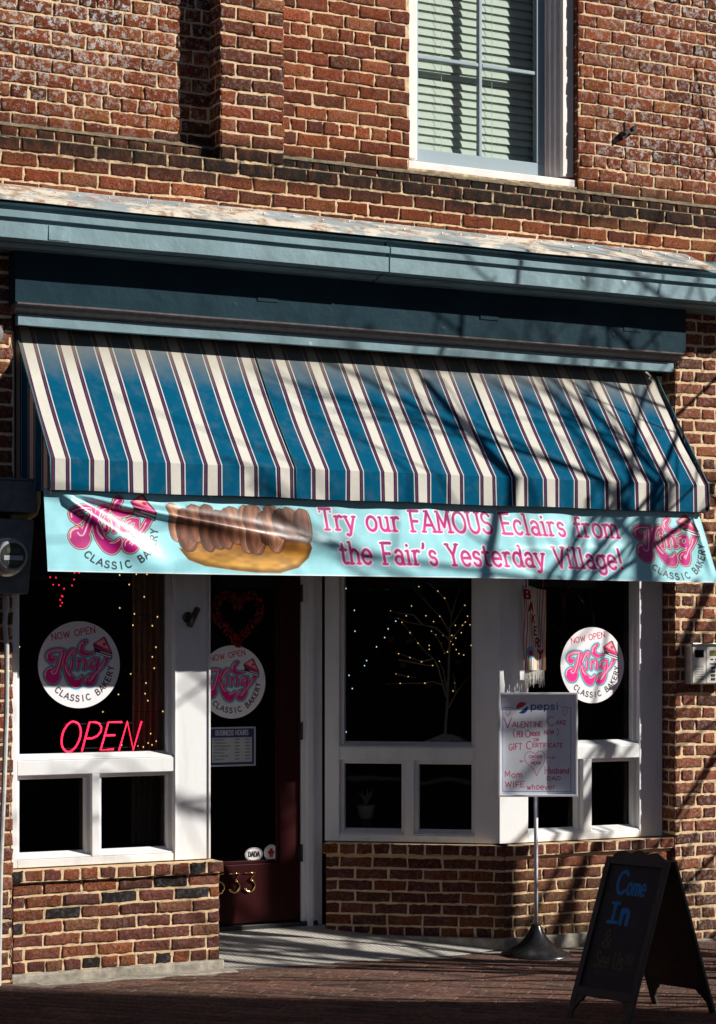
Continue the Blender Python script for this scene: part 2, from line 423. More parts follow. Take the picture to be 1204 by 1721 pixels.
pv = brick_wall('brick_pavement', (0, 0, 0), (-S2, S2, -GX * S2), (S2, S2, GX * S2), (0, 0, 1), keep, None, None, PAV, 8, proud=.004, wob=.002, nu=6, nv=4, tilt=.12, mat='paver',
                mask=lambda P: np.stack([np.full(len(P), .10), .35 * vnoise(P[:, 0] * 2, P[:, 1] * 5, 3), np.zeros(len(P))], 1))
struct(pv)
# entry floor: mosaic rising to the door, concrete margin in front
fl = B(); fl.add([(1.17, .0, -.010), (2.60, -.03, -.022), (2.86, .04, -.020), (2.12, .80, .085), (1.05, .80, .085), (1.05, .14, .0)], [(0, 1, 2, 3, 4, 5)])
struct(fl.build('entry_floor', M['tile']))
mg = B(); mg.box(-1.4, 1.19, -.105, .02, -.08, .0); mg.box(1.19, 2.90, -.115, .03, -.09, -.026); mg.box(2.90, 6.0, -.07, .02, -.12, -.040)
struct(mg.build('concrete_path', M['concrete'], bevel=.006))

# ================================================================ THE SHOP BUILDING
bld = thing('brick_building', 'old red brick building with a blue grey shopfront, white framed windows and dark red door', 'building', (2.0, .5, 0))
UX, UZ, NF = (1, 0, 0), (0, 0, 1), (0, -1, 0)
XL, XR = -1.5, 5.8
def upmask(P):
    x, z = P[:, 0], P[:, 2]
    e = np.where(x < 1.15, 1.0, np.where(x < 1.52, .36, .10 + .65 * np.clip((x - 3.35) / .5, 0, 1)))
    e = e * (.35 + .9 * vnoise(x * 2.2, z * 2.2, 12)) * np.clip((z - 4.25) / .3, .1, 1)
    band = np.clip(1 - np.abs(z - 4.225) / .15, 0, 1)
    sill = np.clip(1 - np.abs(x - 2.9) / .9, 0, 1) * np.clip(1 - np.abs(z - 4.20) / .24, 0, 1)
    g = np.clip(band * (.9 + .9 * vnoise(x * 1.3, z * 3, 14)) + .9 * sill, 0, 1)
    return np.stack([np.clip(e, 0, 1), g, np.zeros(len(P))], 1)
rs = np.random.RandomState(21)
C = .0735
# recessed panel left, flat pilaster, slightly recessed wall right
brick_wall('wall', (0, .13, 0), UX, UZ, NF, courses(XL, 1.135, 4.31, 23, C, COMMON, .0105, rs), (XL, 1.14, 4.28, 6.0), bld, REDS, 31, upmask)
PIL = lambda k: (([.188, .189], 0) if k % 2 else ([.095, .188, .094], 0))
brick_wall('pilaster', (1.132, 0, 0), UX, UZ, NF, courses(0, .377, 4.24, 24, C, PIL, .012, rs), (.004, .373, 4.2, 6.0), bld, REDS, 32, upmask)
brick_wall('pilaster_return', (1.132, 0, 0), (0, 1, 0), UZ, (-1, 0, 0), courses(0, .14, 4.24, 24, C, lambda k: ([.07, .07], 0) if k % 2 else ([.14], 0), .012, rs), (.004, .14, 4.2, 6.0), bld, REDS, 33, upmask)
brick_wall('pilaster_return', (1.509, .0, 0), (0, 1, 0), UZ, (1, 0, 0), courses(0, .07, 4.24, 24, C, lambda k: ([.07], 0), .012, rs), (.004, .07, 4.2, 6.0), bld, REDS, 34, upmask)
HOLE = (2.305, 3.412, 4.33, 7)
brick_wall('wall', (0, .06, 0), UX, UZ, NF, courses(1.509, XR, 4.30, 23, C, COMMON, .0095, rs, HOLE), (1.509, XR, 4.27, 6.0), bld, REDS, 35, upmask, hole=HOLE)
brick_wall('window_reveal', (3.412, .06, 0), (0, 1, 0), UZ, (-1, 0, 0), courses(0, .12, 4.33, 23, C, lambda k: ([.12], 0), .012, rs), (.004, .12, 4.3, 6.0), bld, REDS, 36, upmask)
brick_wall('wall', (0, 0, 0), UX, UZ, NF, courses(XL, XR, 3.867, 5, C, lambda k: ([.197], .098 * (k % 2) + .03), .012, rs), (XL, XR, 3.84, 4.236), bld, REDS, 37, upmask, proud=.002)
brick_wall('corbel_course', (0, .065, 0), UX, UZ, NF, courses(XL, 1.132, 4.232, 1, .072, lambda k: ([.1], .05), .012, rs), (XL, 1.132, 4.22, 4.306), bld, REDS, 38, upmask)
brick_wall('corbel_course', (0, .032, 0), UX, UZ, NF, courses(1.509, XR, 4.232, 1, .062, lambda k: ([.1], .02), .012, rs), (1.509, XR, 4.22, 4.295), bld, REDS, 39, upmask)
wd = B()
for x0, x1, (y0, z0), (y1, z1) in ((XL, 1.130, (.062, 4.303), (.13, 4.332)), (XL, 1.130, (.002, 4.234), (.066, 4.242)), (1.511, XR, (.028, 4.290), (.062, 4.312)), (1.511, XR, (.002, 4.234), (.036, 4.240))):
    n = 60; V = []
    for i in range(n + 1):
        x = x0 + (x1 - x0) * i / n; j = random.Random(i).uniform(-.004, .004)
        V += [(x, y0 - .001 + j, z0 + j * .5), (x, y1, z1 + j), (x, y1, z0 - .005), (x, y0 + j, z0 - .005)]
    wd.add(V, [(4 * i, 4 * i + 1, 4 * i + 5, 4 * i + 4) for i in range(n)] + [(4 * i + 3, 4 * i, 4 * i + 4, 4 * i + 7) for i in range(n)])
wd.build('mortar_ledge', M['ledge'], bld, smooth=True)
# piers beside the shopfront
def piermask(P):
    x, z = P[:, 0], P[:, 2]
    moss = np.clip(1 - (z - .0) / .5, 0, 1) * .5 * (x > 2)
    return np.stack([.18 + .3 * np.clip(1 - z, 0, 1) * (x > 4), .25 * np.clip(1 - z / .6, 0, 1), moss], 1)
OLD = [(.27, .080, .040), (.22, .066, .034), (.30, .100, .049), (.18, .058, .035), (.33, .108, .050), (.145, .055, .037)]
FL = lambda k: ([.2, .1], .15 * (k % 2))
brick_wall('pier', (0, 0, 0), UX, UZ, NF, courses(XL, 0, -.05, 51, .0735, FL, .014, rs), (XL, -.004, -.06, 3.70), bld, OLD, 41, piermask, wob=.004)
brick_wall('pier_return', (0, 0, 0), (0, 1, 0), UZ, (1, 0, 0), courses(0, .14, -.05, 51, .0735, lambda k: ([.07, .07], 0) if k % 2 else ([.14], 0), .014, rs), (.004, .14, -.06, 3.70), bld, OLD, 42, piermask)
brick_wall('pier', (4.055, 0, 0), UX, UZ, NF, courses(0, XR - 4.055, -.07, 51, .0735, FL, .016, rs), (.004, XR - 4.055, -.08, 3.70), bld, OLD, 43, piermask, wob=.004)
brick_wall('pier_return', (4.055, 0, 0), (0, 1, 0), UZ, (-1, 0, 0), courses(0, .14, -.07, 51, .0735, lambda k: ([.07, .07], 0) if k % 2 else ([.14], 0), .014, rs), (.004, .14, -.08, 3.70), bld, OLD, 44, piermask)
# low walls under the shop windows: seven courses and an overhanging rowlock sill
def lowmask(P):
    x, z = P[:, 0], P[:, 2]
    moss = np.where(x > 2.85, np.clip(1 - z / .42, 0, 1), .0) * (P[:, 1] < .06)
    return np.stack([np.full(len(P), .10), .12 + .35 * np.clip(1 - z / .12, 0, 1), np.clip(moss * 1.5, 0, 1)], 1)
ROW = lambda k: (([.1], .03) if k == 0 else ([.2], .1 * (k % 2) + .04))
WARM = MAUVE[:5] + [(.26, .085, .035), (.24, .07, .035)]
def low_wall(O, U, Nn, L0, L1, tones, seed, z0=.042, sillback=.14):
    O = np.asarray(O, float); U = np.asarray(U, float); Nn = np.asarray(Nn, float)
    brick_wall('base_wall', O, U, UZ, Nn, courses(L0, L1, z0, 7, .0652, ROW, .012, rs), (L0 + .003, L1 - .003, z0 - .03, .50), bld, tones, seed, lowmask, wob=.0025)
    sb = courses(L0 - .012, L1 + .012, .500, 1, .066, lambda k: ([.1], .04), .011, rs)
    brick_wall('sill_course', O + Nn * .024, U, UZ, Nn, sb, (L0 - .008, L1 + .008, .503, .562), bld, tones, seed + 50, lowmask, wob=.002)
    s = B(); a = O + U * (L0 - .01) + Nn * .020
    s.obox(a + np.array([0, 0, .5045]), U * (L1 - L0 + .02), -Nn * sillback, (0, 0, .055)); s.build('sill_bed', M['mortar'], bld)
    f = B(); f.obox(O + U * (L0 - .02) + Nn * .022 + np.array([0, 0, -.12]), U * (L1 - L0 + .04), -Nn * .1, (0, 0, .165)); f.build('footing', M['concrete'], bld, bevel=.01)
AX, AY, BX, BY = 2.93, .12, 2.12, .78
SPL = math.hypot(BX - AX, BY - AY); US = np.array([(BX - AX) / SPL, (BY - AY) / SPL, 0]); NS = np.array([US[1] * -1, US[0], 0])
if NS[1] > 0: NS = -NS
low_wall((0.012, .03, 0), UX, NF, 0, 1.131, MAUVE, 51)
low_wall((2.90, .03, 0), UX, NF, 0, 1.15, WARM, 52, .030)
low_wall(np.array([2.90, .03, 0]), US, NS, 0, 1.03, MAUVE[:5], 53, .030)
bw = B(); bw.box(1.05, 1.138, .045, .82, -.1, .50); bw.build('recess_side_wall', M['brick'], bld)
# hidden mass so that no light leaks: storeys above and walls either side
ms = B(); ms.box(XL - 5, XR + 5, .34, 7, 3.30, 8.2); ms.box(XL - 5, XR + 5, .142, .34, 3.30, 4.30)
ms.box(XL - 5, XL, .0, .14, -.1, 6.0); ms.box(XR, XR + 5, .0, .14, -.1, 6.0); ms.box(XL - 5, -.03, .145, 7, -.1, 3.30); ms.box(4.085, XR + 5, .145, 7, -.1, 3.30)
ms.box(XL - 5, XR + 5, .0, .34, 6.02, 8.2)
ms.box(XL - 5, 2.2, .145, .34, 4.30, 6.02); ms.box(3.52, XR + 5, .145, .34, 4.30, 6.02)
ms.build('storey_block', plain('far_brick', (.19, .06, .04), .9), bld)
# shop interior
it = B(); it.box(-.03, 4.085, 3.2, 3.24, -.1, 3.2); it.box(-.03, 4.085, .26, 3.2, 2.86, 2.90); it.box(-.03, 4.085, .82, 3.2, .02, .06)
it.box(-.03, .0, .2, 3.2, .0, 2.9); it.box(4.06, 4.085, .2, 3.2, .0, 2.9)
it.build('shop_room', M['dark'], bld)
sh = B(); sh.box(.02, 1.0, .26, .95, 1.055, 1.085); sh.obox((AX + .08, AY + .16, 1.055), US * 1.0, (.35, .42, 0), (0, 0, .03)); split(sh, 'display_shelf', M['dark'], bld)

# ---- shop windows -------------------------------------------------
def window(name, O, U, Nn, rails, opens, glassd=.08, label=None):
    """rails: (s0, s1, z0, z1) timber boards; opens: (s0, s1, z0, z1) lights with stops, sloping sill and glass"""
    O = np.asarray(O, float); U = np.asarray(U, float); I = -np.asarray(Nn, float); Zv = np.array([0, 0, 1.])
    fr = B()
    for s0, s1, z0, z1 in rails: fr.obox(O + U * s0 + Zv * z0, U * (s1 - s0), I * .095, Zv * (z1 - z0))
    f = fr.build(name, M['white'], bld, bevel=.003)
    if label: f['label'] = label
    for s0, s1, z0, z1 in opens:
        st = B(); w_ = .022; d0, d1 = .032, .078
        st.obox(O + U * s0 + I * d0 + Zv * z0, U * w_, I * (d1 - d0), Zv * (z1 - z0)); st.obox(O + U * (s1 - w_) + I * d0 + Zv * z0, U * w_, I * (d1 - d0), Zv * (z1 - z0))
        st.obox(O + U * (s0 + w_) + I * d0 + Zv * (z1 - w_), U * (s1 - s0 - 2 * w_), I * (d1 - d0), Zv * w_)
        st.build('stop', M['white'], f, bevel=.003)
        sl = B(); sl.prism([(.004, z0 + .001), (.004, z0 + .006), (glassd - .004, z0 + .032), (glassd - .004, z0 + .001)], O + U * (s0 + .001), I, Zv, U * (s1 - s0 - .002)); sl.build('sill', M['white'], f, bevel=.002)
        g = B(); a = O + I * glassd
        g.add([a + U * (s0 + .01) + Zv * (z0 + .01), a + U * (s1 - .01) + Zv * (z0 + .01), a + U * (s1 - .01) + Zv * (z1 - .01), a + U * (s0 + .01) + Zv * (z1 - .01)], [(0, 1, 2, 3)])
        g.build('pane', M['shopglass'], f)
ZT = 2.52
def std(s0, s1, m0, m1, e0, e1, post0=None):
    r = [(e0, s0, .566, 2.64), (s1, e1, .566, 2.64), (s0, s1, ZT, 2.64), (s0, s1, 1.033, 1.107), (s0, s1, .566, .606), (m0, m1, .606, 1.033)]
    o = [(s0, s1, 1.107, ZT), (s0, m0, .606, 1.033), (m1, s1, .606, 1.033)]
    return r, o
r, o = std(.065, .923, .466, .508, .003, 1.117); window('shop_window', (0, .12, 0), UX, NF, r, o)
r, o = std(.150, .935, .500, .555, .012, 1.02); window('shop_window', (AX, AY, 0), US, NS, r, o)
r, o = std(3.113, 3.886, 3.49, 3.55, 2.922, 4.052); window('shop_window', (0, .1203, 0), UX, NF, r, o)
# trims at the posts: a bead up each outer corner
tr = B(); tr.box(1.117, 1.129, .112, .215, .566, 2.64); tr.box(.925, .933, .114, .12, .566, 2.64)
split(tr, 'post_bead', M['white'], bld, bevel=.003)
hb = B(); hb.box(.004, 4.05, .124, .22, 2.642, 3.28); hb.box(1.02, 3.02, .222, .9, 2.645, 2.70); split(hb, 'header_board', M['white'], bld)
ss = B(); ss.box(1.055, 1.112, .217, .80, .50, 2.64); ss.build('recess_side_panel', M['white'], bld)
# ---- door ---------------------------------------------------------
YD = .80
cs = B()
for x0, x1, y0 in ((2.003, 2.030, YD - .012), (2.030, 2.068, YD - .034), (2.068, 2.085, YD - .024), (2.085, 2.14, YD - .004)): cs.box(x0, x1, y0, YD + .05, .07, 2.55)
for x0, x1, y0 in ((1.06, 1.10, YD - .02),): cs.box(x0, x1, y0, YD + .05, .07, 2.55)
cs.box(1.10, 2.003, YD - .02, YD + .05, 2.30, 2.55)
split(cs, 'door_frame', M['white'], bld, bevel=.004)
th = B(); th.box(1.06, 2.10, YD - .03, YD + .05, .06, .108); th.build('threshold', M['black'], bld, bevel=.004)
db = B(); db.box(1.868, 1.999, YD, YD + .045, .115, 2.29); db.box(1.104, 1.23, YD, YD + .045, .115, 2.29); db.box(1.23, 1.868, YD, YD + .045, .115, .45); db.box(1.23, 1.868, YD, YD + .045, 2.15, 2.29)
dr = db.build('door', M['red'], bld, bevel=.004); dr['label'] = 'dark red door with a tall glass panel'
ds = B(); ds.box(1.23, 1.25, YD + .008, YD + .03, .45, 2.15); ds.box(1.848, 1.868, YD + .008, YD + .03, .45, 2.15); ds.box(1.25, 1.848, YD + .008, YD + .03, .45, .47); ds.build('glazing_bead', M['red'], dr, bevel=.003)
dg = B(); dg.add([(1.24, YD + .02, .46), (1.858, YD + .02, .46), (1.858, YD + .02, 2.14), (1.24, YD + .02, 2.14)], [(0, 1, 2, 3)]); dg.build('pane', M['shopglass'], dr)
for z in (.50, 1.20, 1.99):
    h = B(); h.lathe([(.008, -.05), (.009, -.048), (.009, .048), (.008, .05)], (2.001, YD - .012, z), (0, 0, 1), 10); h.box(1.985, 2.0, YD - .005, YD - .0005, z - .045, z + .045); h.build('hinge', M['black'], dr)
def numeral(ch, x, z, h):
    if ch == '3': p = [(-.30, .94), (.28, .94), (-.04, .58)] + [(.30 * math.cos(R(a)) - .02, .28 + .29 * math.sin(R(a))) for a in range(78, -150, -16)]
    else: p = [(.26, .95), (-.18, .93), (-.22, .56)] + [(.30 * math.cos(R(a)) - .02, .28 + .29 * math.sin(R(a))) for a in range(120, -150, -16)]
    pts = [(x + a * h, YD - .006, z + b * h) for a, b in p]
    rr = [.0034 + .0036 * abs(math.sin(i * .5)) for i in range(len(pts))]
    t = B(); t.tube(pts, rr, 8); t.sphere(pts[-1], .010, 10, 6); t.build('numeral', M['brass'], dr, smooth=True)
numeral('5', 1.486, .295, .112); numeral('3', 1.582, .295, .112); numeral('3', 1.679, .295, .112)
# ---- cornice, frieze and ledge -------------------------------------
def cprof(out):
    return [(.0, 3.645), (-.105, 3.645), (-.105, 3.652), (-.140, 3.652), (-.150, 3.662), (-.185, 3.664), (-.185, 3.672), (-.275 - out, 3.672), (-.277 - out, 3.749), (-.254 - out, 3.751),
            (-.254 - out, 3.768), (-.286 - out, 3.770), (-.288 - out, 3.800), (-.276 - out, 3.806), (-.236, 3.808), (-.232, 3.832), (-.288, 3.838), (.0, 3.962)]
def wavy(o, amp, seed=1):
    """the sheet metal is hand bent: let long edges wander by a few millimetres"""
    me = o.data; n = len(me.vertices); c = np.empty(n * 3); me.vertices.foreach_get('co', c); c = c.reshape(-1, 3)
    c[:, 1] += amp * (vnoise(c[:, 0] * 2.7 + 9, c[:, 2] * 7, seed) - .5) * 2; c[:, 2] += amp * (vnoise(c[:, 0] * 2.1, c[:, 1] * 9 + 40, seed + 1) - .5) * 2
    me.vertices.foreach_set('co', c.ravel()); me.update()
def run(prof, x0, x1, name, mat, parent, n=90, amp=.0025, seed=1, bevel=.0):
    b = B(); m = len(prof); V = []
    for i in range(n + 1): V += [(x0 + (x1 - x0) * i / n, y, z) for y, z in prof]
    F = [(i * m + j, i * m + (j + 1) % m, (i + 1) * m + (j + 1) % m, (i + 1) * m + j) for i in range(n) for j in range(m)] + [tuple(range(m))[::-1], tuple(n * m + j for j in range(m))]
    b.add(V, F); o = b.build(name, mat, parent, bevel)
    if amp: wavy(o, amp, seed)
    return o
c1 = run(cprof(.006), -.30, 1.984, 'cornice', M['slate'], bld, seed=3)
c2 = run(cprof(.0), 1.996, 4.70, 'cornice', M['slate'], bld, seed=5)
pt = B(); pt.box(.085, .195, -.2865, -.2805, 3.677, 3.748); pt.build('patch_plate', M['slate'], c1, bevel=.001)
run([(-.004, 3.990), (-.012, 3.988), (-.302, 3.862), (-.306, 3.848), (-.298, 3.848), (-.004, 3.985)], -.32, 4.12, 'flashing', M['rust'], c1, 140, .004, 8)
nl = B()
for i in range(26):
    x = -.2 + i * .17 + random.Random(i).uniform(-.04, .04); t = random.Random(i + 90).uniform(.3, .5); nl.sphere((x, -.012 - .29 * t - .003, 4.0 - .138 * t), .0055, 7, 4)
split(nl, 'nail_head', M['steel'], c1)
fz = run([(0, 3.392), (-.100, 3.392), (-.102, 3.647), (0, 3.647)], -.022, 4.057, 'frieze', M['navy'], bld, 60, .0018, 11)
run([(0, 3.343), (-.050, 3.345), (-.052, 3.352), (-.066, 3.356), (-.078, 3.366), (-.086, 3.380), (-.104, 3.384), (-.106, 3.3915), (0, 3.3915)], -.012, 4.046, 'cove_moulding', plain('brown_grey_paint', (.16, .14, .135), .5), fz, 60, .001, 13)
run([(0, 3.288), (-.042, 3.288), (-.046, 3.341), (0, 3.341)], .012, 4.012, 'ledge', M['slate'], fz, 60, .0018, 15)
for x in (1.30, 2.66, 3.62):
    q = B(); q.box(x, x + .12, -.105, -.1025, 3.492, 3.515); q.build('seam_patch', M['navy'], fz, bevel=.001)
# ---- upstairs sash window -------------------------------------------
uw = B(); uw.box(2.300, 2.372, .100, .20, 4.388, 6.0); uw.box(3.337, 3.410, .100, .20, 4.388, 6.0)
si = B(); si.prism([(.075, 4.318), (.075, 4.368), (.25, 4.392), (.25, 4.318)], (2.288, 0, 0), (0, 1, 0), UZ, (1.126, 0, 0)); sw = si.build('sash_window', M['cream'], bld, bevel=.004)
for o_ in split(uw, 'casing', M['cream'], sw, bevel=.003): wavy(o_, .002, 4)
jb = B(); jb.box(3.312, 3.3365, .134, .26, 4.388, 6.0); jb.box(3.290, 3.3118, .156, .26, 4.388, 6.0); jb.box(3.268, 3.2898, .176, .26, 4.388, 6.0); jb.box(2.3722, 2.392, .13, .24, 4.388, 6.0)
split(jb, 'jamb', M['cream'], sw, bevel=.003)
sa = B(); sa.box(2.392, 3.268, .185, .228, 4.393, 4.468); sa.box(2.392, 2.430, .185, .228, 4.468, 6.0); sa.box(3.212, 3.268, .185, .228, 4.468, 6.0)
sh_ = sa.build('sash', M['sash'], sw, bevel=.004)
mu = B(); mu.box(2.828, 2.850, .190, .222, 4.468, 6.0); mu.box(2.430, 2.8275, .192, .222, 4.974, 4.996); mu.box(2.8505, 3.212, .192, .222, 4.974, 4.996); split(mu, 'muntin', M['sash'], sw, bevel=.004)
pg = B(); pg.add([(2.42, .209, 4.46), (3.22, .209, 4.46), (3.22, .209, 6.0), (2.42, .209, 6.0)], [(0, 1, 2, 3)]); pg.build('pane', M['clearglass'], sw)
rm = B(); rm.box(2.1, 3.6, .60, .64, 4.3, 6.02); rm.box(2.2, 2.285, .16, .6, 4.3, 6.02); rm.box(3.43, 3.52, .2, .6, 4.3, 6.02); rm.box(2.2, 3.52, .25, .6, 4.28, 4.315); rm.build('upstairs_room', M['dark'], bld)
# ---------------------------------------------------------------- printed / painted graphics, drawn as vertex colours on fine sheets
def lin(c):
    c = np.asarray(c, float) / 255.0
    return np.where(c <= .04045, c / 12.92, ((c + .055) / 1.055) ** 2.4)

class Sheet:
    """A colour grid over a rectangle x0..x1, y0..y1 (metres or units)."""
    def __init__(s, x0, x1, y0, y1, nx, ny, col):
        s.x = np.linspace(x0, x1, nx); s.y = np.linspace(y0, y1, ny)
        s.nx, s.ny = nx, ny
        s.px = (x1 - x0) / (nx - 1)
        s.c = np.empty((ny, nx, 3)); s.c[:] = lin(col)
    def win(s, xa, xb, ya, yb):
        i0 = max(0, np.searchsorted(s.x, xa) - 1); i1 = min(s.nx, np.searchsorted(s.x, xb) + 2)
        j0 = max(0, np.searchsorted(s.y, ya) - 1); j1 = min(s.ny, np.searchsorted(s.y, yb) + 2)
        return i0, i1, j0, j1
    def blend(s, w, d, col, op=1.0, soft=None):
        i0, i1, j0, j1 = w
        if i1 <= i0 or j1 <= j0 or d.size == 0: return
        a = np.clip(.5 - d / (soft or s.px), 0, 1)[..., None] * op
        col = np.asarray(col, float)
        c = lin(col)
        s.c[j0:j1, i0:i1] = s.c[j0:j1, i0:i1] * (1 - a) + c * a
    def sdf_strokes(s, strokes, pad):
        if not strokes: return (0, 0, 0, 0), np.zeros((0, 0))
        """strokes: list of (pts Nx2, radii scalar or N). returns window, distance."""
        P = np.concatenate([np.asarray(p, float) for p, r in strokes])
        R = max(float(np.max(r)) for p, r in strokes) + pad
        w = s.win(P[:, 0].min() - R, P[:, 0].max() + R, P[:, 1].min() - R, P[:, 1].max() + R)
        i0, i1, j0, j1 = w
        D = np.full((max(0, j1 - j0), max(0, i1 - i0)), 9.0)
        if D.size == 0: return w, D
        for p, r in strokes:
            p = np.asarray(p, float); r = np.broadcast_to(np.asarray(r, float), (len(p),))
            for k in range(len(p) - 1):
                a, b = p[k], p[k + 1]; m = max(r[k], r[k + 1]) + pad
                u0, u1, v0, v1 = s.win(min(a[0], b[0]) - m, max(a[0], b[0]) + m, min(a[1], b[1]) - m, max(a[1], b[1]) + m)
                if u1 <= u0 or v1 <= v0: continue
                X = s.x[None, u0:u1]; Y = s.y[v0:v1, None]
                d = b - a; L = float(d @ d) or 1e-12
                t = np.clip(((X - a[0]) * d[0] + (Y - a[1]) * d[1]) / L, 0, 1)
                q = np.hypot(X - a[0] - t * d[0], Y - a[1] - t * d[1]) - (r[k] + t * (r[k + 1] - r[k]))
                V = D[v0 - j0:v1 - j0, u0 - i0:u1 - i0]
                np.minimum(V, q, out=V)
        return w, D
    def stroke(s, strokes, col, grow=0.0, op=1.0, soft=None):
        w, D = s.sdf_strokes(strokes, grow + 3 * s.px + (soft or 0))
        s.blend(w, D - grow, col, op, soft)
    def poly(s, pts, col, grow=0.0, op=1.0):
        p = np.asarray(pts, float)
        w = s.win(p[:, 0].min() - grow - 2 * s.px, p[:, 0].max() + grow + 2 * s.px, p[:, 1].min() - grow - 2 * s.px, p[:, 1].max() + grow + 2 * s.px)
        i0, i1, j0, j1 = w
        X, Y = np.meshgrid(s.x[i0:i1], s.y[j0:j1])
        ins = np.zeros(X.shape, bool); D = np.full(X.shape, 9.0)
        n = len(p)
        for k in range(n):
            a, b = p[k], p[(k + 1) % n]
            if a[1] != b[1]:
                c = ((a[1] > Y) != (b[1] > Y)) & (X < (b[0] - a[0]) * (Y - a[1]) / (b[1] - a[1]) + a[0])
                ins ^= c
            d = b - a; L = float(d @ d) or 1e-12
            t = np.clip(((X - a[0]) * d[0] + (Y - a[1]) * d[1]) / L, 0, 1)
            D = np.minimum(D, np.hypot(X - a[0] - t * d[0], Y - a[1] - t * d[1]))
        D = np.where(ins, -D, D)
        s.blend(w, D - grow, col, op)
        return w, D
    def ell(s, cx, cy, rx, ry, col, op=1.0, soft=None):
        w = s.win(cx - rx * 1.2 - 3 * s.px, cx + rx * 1.2 + 3 * s.px, cy - ry * 1.2 - 3 * s.px, cy + ry * 1.2 + 3 * s.px)
        i0, i1, j0, j1 = w
        X, Y = np.meshgrid(s.x[i0:i1], s.y[j0:j1])
        D = (np.hypot((X - cx) / rx, (Y - cy) / ry) - 1) * min(rx, ry)
        s.blend(w, D, col, op, soft)

def arc(cx, cy, rx, ry, a0, a1, n=14):
    a = np.radians(np.linspace(a0, a1, n))
    return [(cx + rx * math.cos(t), cy + ry * math.sin(t)) for t in a]

